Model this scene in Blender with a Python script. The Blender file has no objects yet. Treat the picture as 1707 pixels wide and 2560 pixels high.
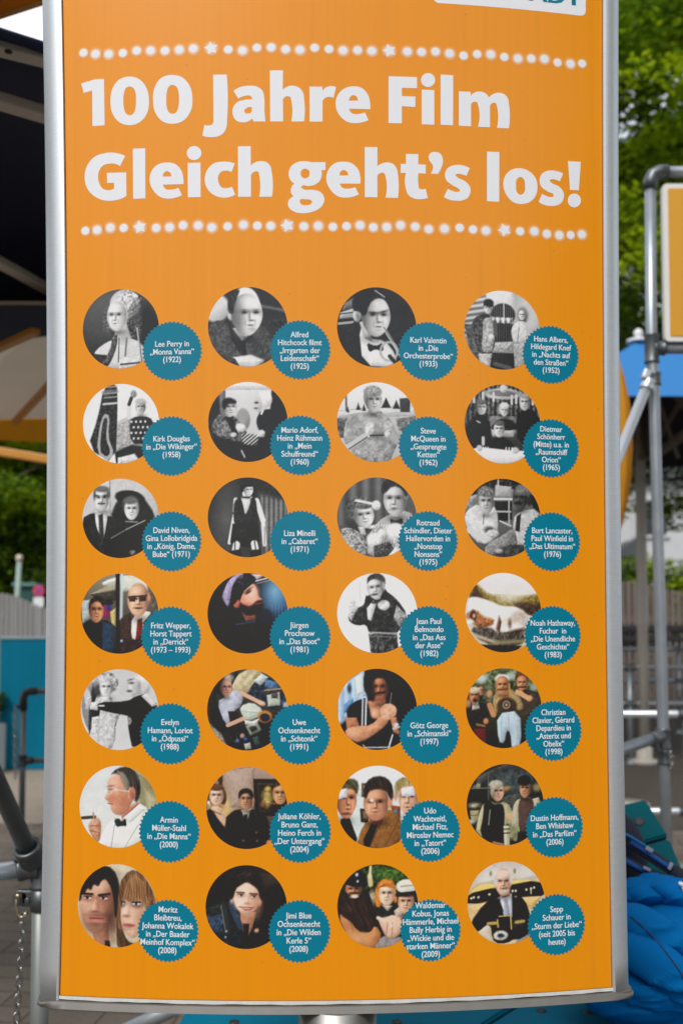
import bpy, bmesh, math, random
import numpy as np
from mathutils import Vector, Matrix, geometry
random.seed(7)
RNG = np.random.RandomState(5)
R = math.radians
scene = bpy.context.scene
col = scene.collection

# ------------------------------------------------------------------ camera
H = 1.6                      # eye height
TILT, SHIFT = 0.0479, 131.26  # radians, photo pixels
FPX, CX, CY = 2488.9, 853.5, 1280.0
cam = bpy.data.cameras.new('camera')
cam.sensor_fit = 'VERTICAL'; cam.sensor_height = 36.0; cam.sensor_width = 24.0
cam.lens = 35.0; cam.shift_y = SHIFT / 2560.0
cam.clip_start = 0.05; cam.clip_end = 600
cam.dof.use_dof = True; cam.dof.focus_distance = 1.72; cam.dof.aperture_fstop = 3.8
camo = bpy.data.objects.new('camera', cam); col.objects.link(camo)
camo.location = (0, 0, H); camo.rotation_euler = (math.pi / 2 + TILT, 0, 0)
scene.camera = camo

# ------------------------------------------------------------------ sky, sun, exposure
SUN_EL, SUN_AZ = R(50), R(203)      # azimuth measured from +Y clockwise: behind the camera, to the left
world = bpy.data.worlds.new('World'); scene.world = world; world.use_nodes = True
nt = world.node_tree; nt.nodes.clear()
o_ = nt.nodes.new('ShaderNodeOutputWorld'); bg = nt.nodes.new('ShaderNodeBackground')
sky = nt.nodes.new('ShaderNodeTexSky'); sky.sky_type = 'NISHITA'; sky.sun_disc = False
sky.sun_elevation = SUN_EL; sky.sun_rotation = SUN_AZ; sky.air_density = 1.0; sky.dust_density = 2.5
tc = nt.nodes.new('ShaderNodeTexCoord'); nz = nt.nodes.new('ShaderNodeTexNoise')
nz.inputs['Scale'].default_value = 2.2; nz.inputs['Detail'].default_value = 5
rp = nt.nodes.new('ShaderNodeValToRGB'); rp.color_ramp.elements[0].position = .30; rp.color_ramp.elements[1].position = .62
mx = nt.nodes.new('ShaderNodeMixRGB'); mx.inputs['Color2'].default_value = (9.0, 9.3, 9.8, 1)
nt.links.new(tc.outputs['Generated'], nz.inputs['Vector']); nt.links.new(nz.outputs['Fac'], rp.inputs['Fac'])
nt.links.new(rp.outputs['Color'], mx.inputs['Fac']); nt.links.new(sky.outputs['Color'], mx.inputs['Color1'])
nt.links.new(mx.outputs['Color'], bg.inputs['Color']); bg.inputs['Strength'].default_value = 0.08
nt.links.new(bg.outputs['Background'], o_.inputs['Surface'])
sun = bpy.data.lights.new('sun', 'SUN'); sun.energy = 1.6; sun.angle = R(14); sun.color = (1, .97, .93)
suno = bpy.data.objects.new('sun', sun); col.objects.link(suno)
sd = Vector((math.sin(SUN_AZ) * math.cos(SUN_EL), math.cos(SUN_AZ) * math.cos(SUN_EL), math.sin(SUN_EL)))
suno.location = sd * 30; suno.rotation_euler = sd.to_track_quat('Z', 'Y').to_euler()
scene.view_settings.view_transform = 'Standard'; scene.view_settings.look = 'None'
scene.view_settings.gamma = 1; scene.view_settings.use_curve_mapping = False
scene.view_settings.exposure = 0.64

# ------------------------------------------------------------------ helpers
def lin(c):
    if isinstance(c, (int, float)): c = (c, c, c)
    if isinstance(c, str): c = tuple(int(c[i:i + 2], 16) for i in (0, 2, 4))
    return tuple(((v / 255 + .055) / 1.055) ** 2.4 if v > 10 else v / 255 / 12.92 for v in c)

MATS = {}
def M(name, c, rough=.5, metal=0.0, var=.12, scale=18, stretch=(1, 1, 1), bump=0.0, spec=.5, coat=0.0, sheen=0.0, attr=None, trans=0.0):
    if name in MATS: return MATS[name]
    m = bpy.data.materials.new(name); m.use_nodes = True; n = m.node_tree.nodes; l = m.node_tree.links
    b = n['Principled BSDF']
    b.inputs['Roughness'].default_value = rough; b.inputs['Metallic'].default_value = metal
    b.inputs['Specular IOR Level'].default_value = spec; b.inputs['Coat Weight'].default_value = coat
    b.inputs['Coat Roughness'].default_value = .25; b.inputs['Sheen Weight'].default_value = sheen
    t = n.new('ShaderNodeTexCoord'); mp = n.new('ShaderNodeMapping'); mp.inputs['Scale'].default_value = stretch
    nz = n.new('ShaderNodeTexNoise'); nz.inputs['Scale'].default_value = scale; nz.inputs['Detail'].default_value = 6
    l.new(t.outputs['Object'], mp.inputs['Vector']); l.new(mp.outputs['Vector'], nz.inputs['Vector'])
    mx = n.new('ShaderNodeMixRGB'); l.new(nz.outputs['Fac'], mx.inputs['Fac'])
    if attr:
        a = n.new('ShaderNodeVertexColor'); a.layer_name = attr
        m1 = n.new('ShaderNodeMixRGB'); m1.blend_type = 'MULTIPLY'; m1.inputs['Fac'].default_value = 1; m1.inputs['Color2'].default_value = (1 - var,) * 3 + (1,)
        m2 = n.new('ShaderNodeMixRGB'); m2.blend_type = 'MULTIPLY'; m2.inputs['Fac'].default_value = 1; m2.inputs['Color2'].default_value = (1 + var,) * 3 + (1,)
        l.new(a.outputs['Color'], m1.inputs['Color1']); l.new(a.outputs['Color'], m2.inputs['Color1'])
        l.new(m1.outputs['Color'], mx.inputs['Color1']); l.new(m2.outputs['Color'], mx.inputs['Color2'])
    else:
        mx.inputs['Color1'].default_value = tuple(v * (1 - var) for v in c) + (1,)
        mx.inputs['Color2'].default_value = tuple(min(1, v * (1 + var)) for v in c) + (1,)
    l.new(mx.outputs['Color'], b.inputs['Base Color'])
    if bump:
        bp = n.new('ShaderNodeBump'); bp.inputs['Strength'].default_value = bump; bp.inputs['Distance'].default_value = .01
        l.new(nz.outputs['Fac'], bp.inputs['Height']); l.new(bp.outputs['Normal'], b.inputs['Normal'])
    if trans:
        tr = n.new('ShaderNodeBsdfTranslucent'); ms = n.new('ShaderNodeMixShader'); ms.inputs['Fac'].default_value = trans
        l.new(mx.outputs['Color'], tr.inputs['Color']); l.new(b.outputs['BSDF'], ms.inputs[1]); l.new(tr.outputs['BSDF'], ms.inputs[2])
        l.new(ms.outputs['Shader'], n['Material Output'].inputs['Surface'])
    MATS[name] = m
    return m

OFF = {}
def tag(o, label=None, cat=None, group=None, kind=None):
    if label: o['label'] = label
    if cat: o['category'] = cat
    if group: o['group'] = group
    if kind: o['kind'] = kind
    return o
def thing(name, loc, label, cat, group=None):
    o = bpy.data.objects.new(name, None); col.objects.link(o); o.location = loc
    o.empty_display_size = .1
    OFF[o] = Vector(loc)
    return tag(o, label, cat, group)
def obj(name, me, mat=None, parent=None, smooth=False, label=None):
    """me: bmesh or mesh in world coordinates"""
    if isinstance(me, bmesh.types.BMesh):
        d = bpy.data.meshes.new(name); bmesh.ops.recalc_face_normals(me, faces=me.faces[:]); me.to_mesh(d); me.free()
    else: d = me
    off = OFF.get(parent, Vector((0, 0, 0)))
    d.transform(Matrix.Translation(-off))
    if smooth:
        d.polygons.foreach_set('use_smooth', [True] * len(d.polygons))
    o = bpy.data.objects.new(name, d); col.objects.link(o)
    if mat and not d.materials: d.materials.append(mat)
    if parent: o.parent = parent
    OFF[o] = off
    if label: o['label'] = label
    return o
def copy_tree(o, loc, rz=0, s=1, label=None):
    r = o.copy(); col.objects.link(r); r.location = loc; r.rotation_euler = (0, 0, rz); r.scale = (s, s, s)
    if label: r['label'] = label
    for ch in o.children:
        c = ch.copy(); col.objects.link(c); c.parent = r
        for g in ch.children:
            d = g.copy(); col.objects.link(d); d.parent = c
    return r
def W(px, py, D):
    """the point of the world seen at photo pixel (px, py) at depth D in front of the eye"""
    a = (px - CX) / FPX; b = -(py - CY - SHIFT) / FPX
    y = math.cos(TILT) - b * math.sin(TILT); z = math.sin(TILT) + b * math.cos(TILT)
    k = D / y
    return Vector((a * k, D, H + z * k))
def box(bm, c, s, rot=None, bev=0.0):
    m = Matrix.Translation(c) @ (rot.to_4x4() if rot else Matrix()) @ Matrix.Diagonal((s[0], s[1], s[2], 1))
    g = bmesh.ops.create_cube(bm, size=1, matrix=m)
    if bev:
        ed = list({e for v in g['verts'] for e in v.link_edges})
        bmesh.ops.bevel(bm, geom=ed, offset=bev, segments=2, affect='EDGES', profile=.5)
def beam(bm, p, q, w, t, up=Vector((0, 0, 1)), bev=0.0):
    d = (q - p); L = d.length; d.normalize()
    s = d.cross(up).normalized(); u = s.cross(d)
    box(bm, (p + q) / 2, (w, L, t), Matrix((s, d, u)).transposed(), bev)
def frame(d):
    d = d.normalized(); a = Vector((0, 0, 1)) if abs(d.z) < .9 else Vector((1, 0, 0))
    s = d.cross(a).normalized(); return s, s.cross(d)
def tube(bm, pts, r, seg=14, cap=True):
    """a round bar through pts; r a number or one per point"""
    pts = [Vector(p) for p in pts]; n = len(pts); rr = [r] * n if isinstance(r, (int, float)) else r
    rings = []; s = None
    for i, p in enumerate(pts):
        d = (pts[min(i + 1, n - 1)] - pts[max(i - 1, 0)]).normalized()
        if s is None: s, u = frame(d)
        else:
            s = (s - d * s.dot(d)).normalized(); u = s.cross(d)
        rings.append([bm.verts.new(p + (s * math.cos(2 * math.pi * k / seg) + u * math.sin(2 * math.pi * k / seg)) * rr[i]) for k in range(seg)])
    for A, B in zip(rings, rings[1:]):
        for k in range(seg): bm.faces.new((A[k], A[(k + 1) % seg], B[(k + 1) % seg], B[k])).smooth = True
    if cap: bm.faces.new(rings[0]); bm.faces.new(rings[-1])
def lathe(bm, base, prof, axis=Vector((0, 0, 1)), seg=24):
    """prof: (radius, distance along the axis)"""
    s, u = frame(axis); a = axis.normalized(); rings = []
    for r, h in prof:
        rings.append([bm.verts.new(base + a * h + (s * math.cos(2 * math.pi * k / seg) + u * math.sin(2 * math.pi * k / seg)) * max(r, 1e-4)) for k in range(seg)])
    for A, B in zip(rings, rings[1:]):
        for k in range(seg): bm.faces.new((A[k], A[(k + 1) % seg], B[(k + 1) % seg], B[k])).smooth = True
    bm.faces.new(rings[0]); bm.faces.new(rings[-1])
def prism(bm, pts, d):
    a = [bm.verts.new(p) for p in pts]; b = [bm.verts.new(Vector(p) + d) for p in pts]; n = len(a)
    bm.faces.new(a); bm.faces.new(b[::-1])
    for i in range(n): bm.faces.new((a[i], b[i], b[(i + 1) % n], a[(i + 1) % n]))
def ellip(bm, c, s, rot=None, sub=3):
    m = Matrix.Translation(c) @ (rot.to_4x4() if rot else Matrix()) @ Matrix.Diagonal((s[0], s[1], s[2], 1))
    g = bmesh.ops.create_icosphere(bm, subdivisions=sub, radius=1, matrix=m)
    for v in g['verts']:
        for f in v.link_faces: f.smooth = True
    return g['verts']
NB = bmesh.new

# ------------------------------------------------------------------ the sign's bowed surface
P_ROLL, P_YAW, P_X0, P_D, P_K, P_C, P_VC = .00145, .09321, .16058, 1.72, .35606, .02115, -.1328
def surf(u, v, off=0.0):
    """(u, v) in metres over the bowed panel -> world; off lifts towards the viewer"""
    u = np.asarray(u, float); v = np.asarray(v, float)
    uu = u * (1 + P_C * (v - P_VC) ** 2); rad = 1 / P_K
    x = (rad + off) * np.sin(uu * P_K); y = rad - (rad + off) * np.cos(uu * P_K); z = v + 0 * x
    x, z = x * math.cos(P_ROLL) - z * math.sin(P_ROLL), x * math.sin(P_ROLL) + z * math.cos(P_ROLL)
    X = P_X0 + x * math.cos(P_YAW) - y * math.sin(P_YAW); Y = P_D + x * math.sin(P_YAW) + y * math.cos(P_YAW)
    return np.stack([X, Y, z + H], -1)
def sproj(u, v):
    p = surf(u, v); X, Y, Z = p[..., 0], p[..., 1], p[..., 2] - H
    yc = Y * math.cos(TILT) + Z * math.sin(TILT); zc = -Y * math.sin(TILT) + Z * math.cos(TILT)
    return CX + FPX * X / yc, CY + SHIFT - FPX * zc / yc
def UV(px, py):
    """photo pixel -> (u, v) on the panel"""
    px = np.asarray(px, float); py = np.asarray(py, float)
    u = (px - 1083) / 1447.; v = (1530 - py) / 1447.
    for _ in range(9):
        x, y = sproj(u, v)
        u = u - (x - px) / 1400. ; v = v + (y - py) / 1447.
    return u, v
def flat_mesh(name, loops_list, off, strip=.03):
    """2D loops in (u, v) -> a sheet laid on the bowed panel"""
    bm = NB()
    for loops in loops_list:
        vl = [[Vector((p[0], p[1], 0)) for p in lp] for lp in loops]
        flat = [p for lp in vl for p in lp]
        vs = [bm.verts.new(p) for p in flat]
        for t in geometry.tessellate_polygon(vl):
            try: bm.faces.new([vs[i] for i in t])
            except ValueError: pass
    us = [v.co.x for v in bm.verts]
    if strip and us:
        k = min(us) + strip
        while k < max(us):
            bmesh.ops.bisect_plane(bm, geom=bm.verts[:] + bm.edges[:] + bm.faces[:], plane_co=(k, 0, 0), plane_no=(1, 0, 0)); k += strip
    c = np.array([v.co for v in bm.verts])
    w = surf(c[:, 0], c[:, 1], off)
    for v, p in zip(bm.verts, w): v.co = p
    me = bpy.data.meshes.new(name)
    bm.normal_update()
    for f in bm.faces:
        if f.normal.y > 0: f.normal_flip()
    bm.to_mesh(me); bm.free()
    return me
def ring(u, v, r, n=48, a0=0): return [(u + r * math.cos(a0 + 2 * math.pi * k / n), v + r * math.sin(a0 + 2 * math.pi * k / n)) for k in range(n)]

U_L, U_R = -.63912, .30953
V_BOT, V_TOP = float(np.mean(UV([159, 780, 1532], [2490, 2498, 2469])[1])), 1.24
UC = (U_L + U_R) / 2
base = surf(UC, 0, -.09); base[2] = 0
sign = thing('information_sign', tuple(base), 'tall bowed orange information board in an aluminium frame with round photos', 'sign')

# panel material: orange print on twin-wall sheet, faint vertical flutes
ORANGE = (.79, .272, .001)
mp_ = M('orange_print', ORANGE, rough=.24, var=.035, scale=9, stretch=(14, 14, .25), spec=.42)
def grid_sheet(name, u0, u1, v0, v1, nu, nv, off):
    u, v = np.meshgrid(np.linspace(u0, u1, nu), np.linspace(v0, v1, nv))
    w = surf(u, v, off).reshape(-1, 3)
    f = [(j * nu + i, j * nu + i + 1, (j + 1) * nu + i + 1, (j + 1) * nu + i) for j in range(nv - 1) for i in range(nu - 1)]
    me = bpy.data.meshes.new(name); me.from_pydata(w.tolist(), [], f); return me
n_, l_ = mp_.node_tree.nodes, mp_.node_tree.links      # sparse specks of dirt and faint dark vertical streaks
bs = n_['Principled BSDF']; src = bs.inputs['Base Color'].links[0].from_socket
tc_ = n_.new('ShaderNodeTexCoord'); vo = n_.new('ShaderNodeTexVoronoi'); vo.inputs['Scale'].default_value = 26
lt = n_.new('ShaderNodeMapRange'); lt.inputs['From Min'].default_value = .035; lt.inputs['From Max'].default_value = .06; lt.inputs['To Min'].default_value = .25; lt.inputs['To Max'].default_value = 0
mpp = n_.new('ShaderNodeMapping'); mpp.inputs['Scale'].default_value = (1, 1, .03); ns_ = n_.new('ShaderNodeTexNoise'); ns_.inputs['Scale'].default_value = 55; ns_.inputs['Detail'].default_value = 3
st = n_.new('ShaderNodeMapRange'); st.inputs['From Min'].default_value = .56; st.inputs['From Max'].default_value = .80; st.inputs['To Min'].default_value = 0; st.inputs['To Max'].default_value = .08
ad = n_.new('ShaderNodeMath'); ad.operation = 'ADD'; mxd = n_.new('ShaderNodeMixRGB'); mxd.inputs['Color2'].default_value = (.20, .085, .012, 1)
l_.new(tc_.outputs['Object'], vo.inputs['Vector']); l_.new(vo.outputs['Distance'], lt.inputs['Value']); l_.new(tc_.outputs['Object'], mpp.inputs['Vector']); l_.new(mpp.outputs['Vector'], ns_.inputs['Vector']); l_.new(ns_.outputs['Fac'], st.inputs['Value'])
l_.new(lt.outputs['Result'], ad.inputs[0]); l_.new(st.outputs['Result'], ad.inputs[1]); l_.new(ad.outputs['Value'], mxd.inputs['Fac']); l_.new(src, mxd.inputs['Color1']); l_.new(mxd.outputs['Color'], bs.inputs['Base Color'])
obj('panel', grid_sheet('panel', U_L, U_R, V_BOT, V_TOP, 60, 60, 0), mp_, sign, True)

# ---- aluminium side rails
alu = M('brushed_aluminium', (.66, .69, .72), rough=.50, metal=.80, var=.12, scale=30, stretch=(1.5, 1.5, 26), bump=.02)
alu2 = M('dull_aluminium', (.165, .155, .142), rough=.6, metal=.5, var=.22, scale=24, stretch=(1, 1, 1), bump=.03)
def rail(name, sgn, u_in, w, vb, vt):
    prof = []                          # (distance outward from the panel edge, lift)
    for k in range(13):
        a = R(90 * k / 12)
        prof.append((w * .12 + w * .88 * math.sin(a), .0054 - .050 * (1 - math.cos(a))))
    prof = [(0, -.004), (0, .0035), (.0008, .0048), (.004, .0052)] + prof + [(w * .98, -.05), (w * .5, -.055), (0, -.055)]
    nv = 40; bm = NB(); rows = []
    for j in range(nv):
        v = vb + (vt - vb) * j / (nv - 1)
        rows.append([bm.verts.new(surf(u_in + sgn * a, v, b)) for a, b in prof])
    for A, B in zip(rows, rows[1:]):
        for i in range(len(prof)):
            k = (i + 1) % len(prof); f = bm.faces.new((A[i], A[k], B[k], B[i])); f.smooth = 3 <= i <= 15
    bm.faces.new(rows[0]); bm.faces.new(rows[-1])
    return obj(name, bm, alu, sign)
GAP = .0010
rail('frame_rail', -1, U_L - GAP, .0520, V_BOT - .0066, V_TOP)
rail('frame_rail', 1, U_R + GAP, .0470, V_BOT - .0066, V_TOP)
# dark joint behind the panel edges and the flat back of the box
dark = M('dark_gap', (.012, .010, .009), rough=.8)
bm = NB()
for (a, b) in ((U_L - .003, U_L + .0005), (U_R - .0005, U_R + .003)):
    rr = [[bm.verts.new(surf(u, v, -.002)) for u in (a, b)] for v in np.linspace(V_BOT - .008, V_TOP, 30)]
    for A, B in zip(rr, rr[1:]): bm.faces.new((A[0], A[1], B[1], B[0]))
obj('edge_joint', bm, dark, sign)
bm = NB()
pts = [surf(u, V_TOP, -.058) for u in np.linspace(U_L - .03, U_R + .03, 24)] 
low = [surf(u, V_BOT - .006, -.058) for u in np.linspace(U_L - .03, U_R + .03, 24)]
A = [bm.verts.new(p) for p in pts]; B = [bm.verts.new(p) for p in low]
for i in range(23): bm.faces.new((A[i], A[i + 1], B[i + 1], B[i]))
obj('back_panel', bm, alu2, sign, True)
# worn white strip under the print, with its dirty joint
whites = M('worn_white_edge', (.62, .61, .58), rough=.6, var=.25, scale=60, stretch=(1, 1, 1))
obj('lower_edge_strip', grid_sheet('strip', U_L - .001, U_R + .001, V_BOT - .0062, V_BOT + .0005, 60, 2, .0030), whites, sign, True)
bm = NB()
u_ = np.linspace(U_L, U_R, 90)
a = [bm.verts.new(surf(u, V_BOT - .0054 + .0007 * math.sin(u * 70) * math.sin(u * 31), .0036)) for u in u_]
b = [bm.verts.new(surf(u, V_BOT - .0078, .0036)) for u in u_]
for i in range(len(u_) - 1): bm.faces.new((a[i], a[i + 1], b[i + 1], b[i]))
obj('dirt_line', bm, dark, sign)
# end caps: a lens shaped plate under (and over) the frame
def cap(name, v0, v1):
    out = [(u, .0105) for u in np.linspace(U_L - .030, U_R + .030, 46)]
    e = []
    for k in range(1, 9):
        a = R(90 - 180 * k / 9); e.append((U_R + .030 + .0145 * math.cos(a), -.02 + .0305 * math.sin(a)))
    l = []
    for k in range(1, 9):
        a = R(270 - 180 * k / 9); l.append((U_L - .030 + .0145 * math.cos(a), -.02 + .0305 * math.sin(a)))
    o = out + e + [(u, -.06) for u in np.linspace(U_R + .028, U_L - .028, 24)] + l
    bm = NB()
    A = [bm.verts.new(surf(u, v0, n)) for u, n in o]; B = [bm.verts.new(surf(u, v1, n)) for u, n in o]
    fa = bm.faces.new(A); fb = bm.faces.new(B)
    for i in range(len(o)):
        k = (i + 1) % len(o); bm.faces.new((A[i], A[k], B[k], B[i])).smooth = True
    bmesh.ops.bevel(bm, geom=list(set(fa.edges[:] + fb.edges[:])), offset=.0035, segments=2, affect='EDGES')
    return obj(name, bm, alu2, sign)
cap('bottom_cap', V_BOT - .0190, V_BOT - .0068)
cap('top_cap', V_TOP + .0005, V_TOP + .016)
# the post it stands on
pc = Vector(surf((UV(846, 2500)[0]), 0, -.05)); pc.z = 0
steel = M('dull_steel', (.34, .33, .31), rough=.38, metal=.85, var=.2, scale=14, bump=.02)
bm = NB(); lathe(bm, pc, [(.0675, .012), (.0675, H + V_BOT - .019)], seg=48); obj('post', bm, steel, sign)
bm = NB(); lathe(bm, pc, [(.16, .0), (.16, .010), (.155, .012), (.07, .0122)], seg=40); obj('base_plate', bm, steel, sign)

# ------------------------------------------------------------------ headline, traced
def path(s, ox, oy, k=300 / 1568.):
    """'x,y' corner, 'x,y~' smooth point; zoomed pixels -> loop of photo pixels"""
    P = []
    for t in s.split():
        sm = t.endswith('~'); x, y = t.rstrip('~').split(','); P.append((float(x), float(y), sm))
    n = len(P); out = []
    for i in range(n):
        p0, p1, p2, p3 = P[i - 1], P[i], P[(i + 1) % n], P[(i + 2) % n]
        out.append((p1[0], p1[1]))
        if not (p1[2] or p2[2]): continue
        c = math.hypot(p2[0] - p1[0], p2[1] - p1[1])
        def tan(a, b, d, sm, other):
            if not sm: return None
            la = math.hypot(b[0] - a[0], b[1] - a[1]) or 1; ld = math.hypot(d[0] - b[0], d[1] - b[1]) or 1
            tx = (b[0] - a[0]) / la * ld + (d[0] - b[0]) / ld * la; ty = (b[1] - a[1]) / la * ld + (d[1] - b[1]) / ld * la
            q = math.hypot(tx, ty) or 1; return (tx / q * c, ty / q * c)
        m1 = tan(p0, p1, p2, p1[2], p2); m2 = tan(p1, p2, p3, p2[2], p1)
        if m1 is None: m1 = (2 * (p2[0] - p1[0]) - m2[0], 2 * (p2[1] - p1[1]) - m2[1]); q = math.hypot(*m1) or 1; m1 = (m1[0] / q * c, m1[1] / q * c)
        if m2 is None: m2 = (2 * (p2[0] - p1[0]) - m1[0], 2 * (p2[1] - p1[1]) - m1[1]); q = math.hypot(*m2) or 1; m2 = (m2[0] / q * c, m2[1] / q * c)
        for j in range(1, 6):
            t = j / 6; h1 = 2 * t**3 - 3 * t**2 + 1; h2 = t**3 - 2 * t**2 + t; h3 = -2 * t**3 + 3 * t**2; h4 = t**3 - t**2
            out.append((h1 * p1[0] + h2 * m1[0] + h3 * p2[0] + h4 * m2[0], h1 * p1[1] + h2 * m1[1] + h3 * p2[1] + h4 * m2[1]))
    a = np.array(out); u, v = UV(ox + a[:, 0] * k, oy + a[:, 1] * k)
    return list(zip(u, v))
def el(cx, cy, rx, ry): return ' '.join('%.1f,%.1f~' % (cx + rx * math.cos(a), cy + ry * math.sin(a)) for a in np.linspace(0, 2 * math.pi, 13)[:-1])
def sm(s): return ' '.join(t + '~' for t in s.split())
LINE1 = [
 (200, 170, ['20,203 200,148 318,142 326,750 167,760 162,295 55,328']),
 (200, 170, [sm('652,112 780,150 875,270 905,430 875,600 790,705 645,748 520,710 435,610 402,440 430,265 520,150'), sm('652,243 700,262 730,330 735,430 725,540 700,597 652,618 605,595 578,530 570,430 580,320 605,262')]),
 (200, 170, [sm('1210,90 1335,122 1430,225 1472,400 1445,570 1350,690 1207,730 1085,700 990,590 957,420 980,250 1065,130'), sm('1212,222 1262,245 1290,320 1297,410 1285,520 1258,580 1210,600 1165,580 1138,520 1130,410 1138,310 1165,242')]),
 (490, 170, ['225,88 403,86 407,690~ 400,770~ 350,860~ 270,898~ 200,905~ 85,886 111,744 165,752~ 212,738~ 230,690']),
 (490, 170, ['490,300 580,250~ 690,232~ 800,245~ 870,300~ 892,390~ 896,560~ 908,700 752,700 738,660 690,695~ 610,712~ 525,685~ 478,590~ 485,520~ 530,455~ 620,420~ 735,411 728,380~ 700,362~ 640,365~ 555,401', '730,511 670,520~ 632,560~ 640,583~ 675,596~ 710,588~ 730,571']),
 (490, 170, ['966,32 1136,32 1134,285 1190,245~ 1270,232~ 1350,260~ 1400,330~ 1412,400~ 1412,700 1245,700 1243,415~ 1235,385~ 1195,370~ 1155,385~ 1136,410 1138,700 970,700']),
 (750, 170, ['123,244 293,245 293,305 330,260~ 390,238~ 430,238~ 471,250 437,392 400,380~ 345,385~ 293,432 293,702 126,702']),
 (750, 170, ['915,540 640,533 655,570~ 690,597~ 740,603~ 800,596~ 847,580 893,683 810,712~ 725,722~ 620,705~ 520,625~ 464,480~ 480,380~ 560,280~ 690,240~ 800,260~ 880,340~ 912,440~', '637,427 645,395~ 668,365~ 700,357~ 735,372~ 753,427']),
 (750, 170, ['1155,108 1526,120 1526,266 1328,260 1328,368 1504,374 1504,510 1328,500 1328,724 1155,720']),
 (1000, 170, [el(363, 158, 92, 91)]), (1000, 170, ['280,283 444,290 444,742 280,736']),
 (1000, 170, ['527,86 691,95 689,750 527,743']),
 (1000, 170, ['765,304 920,313 922,362 970,322~ 1040,308~ 1110,330~ 1158,386 1210,342~ 1280,323~ 1360,345~ 1405,400~ 1417,460~ 1417,790 1262,782 1258,490~ 1250,465~ 1225,453~ 1195,465~ 1171,492 1171,775 1014,768 1014,480~ 1005,455~ 975,442~ 945,452~ 924,478 924,762 765,754'])]
LINE2 = [
 (200, 360, ['594,158 527,290 470,262~ 400,257~ 310,280~ 255,350~ 240,440~ 262,530~ 310,590~ 370,605~ 448,586 450,508 360,510 355,378 608,370 610,680 530,720~ 450,738~ 350,742~ 220,700~ 110,600~ 65,440~ 100,280~ 200,165~ 330,120~ 430,112~ 520,128~']),
 (200, 360, ['694,62 855,56 858,710 698,717']),
 (200, 360, ['1355,525 1087,533 1105,575~ 1140,596~ 1185,598~ 1240,590~ 1287,572 1335,668 1260,700~ 1170,715~ 1070,700~ 970,620~ 914,490~ 930,370~ 1010,275~ 1140,242~ 1250,265~ 1325,345~ 1350,430~', '1082,427 1092,390~ 1115,362~ 1145,356~ 1180,375~ 1197,425']),
 (460, 360, [el(134, 119, 95, 92)]), (460, 360, ['50,248 218,244 219,693 53,698']),
 (460, 360, ['666,256 622,368 580,352~ 530,350~ 475,375~ 445,440~ 455,510~ 490,565~ 550,578~ 590,572~ 627,557 671,663 610,690~ 520,702~ 400,670~ 310,590~ 272,460~ 300,350~ 380,260~ 500,230~ 590,234~']),
 (460, 360, ['706,30 872,30 874,285 930,240~ 1000,224~ 1080,240~ 1130,295~ 1147,370~ 1150,690 984,690 982,400~ 975,370~ 940,358~ 905,372~ 876,405 876,690 708,690']),
 (700, 360, ['593,238 593,340 540,345 545,400~ 520,480~ 450,535~ 370,550~ 290,548~ 276,568~ 300,588~ 440,600~ 530,630~ 580,720~ 540,820~ 440,880~ 320,905~ 200,890~ 120,835~ 104,770~ 130,715~ 178,683 145,640~ 142,590~ 160,545~ 188,520 135,470~ 113,390~ 140,300~ 220,240~ 320,225~ 410,238', sm('328,325 370,340 387,385 372,430 328,450 285,432 270,385 285,340'), '275,718 258,755~ 280,790~ 340,800~ 400,785~ 418,755~ 400,733~ 340,724~']),
 (700, 360, ['1047,520 780,518 800,560~ 835,580~ 880,585~ 935,578~ 982,565 1030,660 950,690~ 870,702~ 760,685~ 660,600~ 604,460~ 625,350~ 710,255~ 830,230~ 940,255~ 1020,335~ 1048,430~', '775,411 785,375~ 808,348~ 835,342~ 870,360~ 890,412']),
 (700, 360, ['1105,40 1271,42 1270,290 1330,255~ 1410,241~ 1480,265~ 1525,330~ 1538,400~ 1538,706 1377,702 1375,420~ 1365,388~ 1330,376~ 1295,390~ 1270,415 1270,698 1107,695']),
 (1000, 360, ['75,130 236,133 235,267 334,270 333,388 236,384 238,540~ 245,580~ 275,592~ 330,584 361,706 270,722~ 190,715~ 110,670~ 75,590~ 75,378 5,378 8,260 75,262']),
 (1000, 360, ['395,388 425,330~ 425,280~ 390,230~ 370,180~ 395,120~ 460,104~ 525,130~ 557,200~ 545,290~ 490,394']),
 (1000, 360, ['908,316 863,418 800,396~ 750,392~ 722,408~ 740,430~ 850,490~ 910,560~ 915,630~ 880,705~ 800,740~ 730,742~ 640,728~ 570,694 620,586 680,612~ 740,626~ 780,610~ 765,590~ 680,540~ 600,470~ 583,400~ 615,320~ 700,278~ 780,274~ 850,290~']),
 (1000, 360, ['1132,100 1293,106 1291,757 1132,748']),
 (1190, 370, [sm('570,265 690,305 770,390 797,510 770,630 700,705 600,733 470,700 385,600 352,480 385,350 460,285'), sm('577,380 617,405 635,490 625,580 580,613 535,585 517,490 532,405')]),
 (1190, 370, ['1133,333 1088,440 1040,417~ 990,410~ 958,425~ 970,445~ 1080,505~ 1140,590~ 1140,650~ 1100,725~ 1020,757~ 940,755~ 870,738~ 813,707 857,598 910,625~ 960,640~ 1008,630~ 1005,610~ 930,570~ 845,500~ 825,420~ 855,340~ 920,300~ 990,294~ 1070,308~']),
 (1190, 370, ['1195,170 1363,182 1337,553 1222,548']), (1190, 370, [el(1278, 686, 86, 90)])]
white = M('white_print', (.77, .78, .81), rough=.24, var=.02, scale=9, stretch=(14, 14, .25), spec=.42)
for L_ in (LINE1, LINE2):
    me = flat_mesh('headline', [[path(s, ox, oy) for s in loops] for ox, oy, loops in L_], .0002, .02)
    obj('headline_text', me, white, sign)

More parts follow.
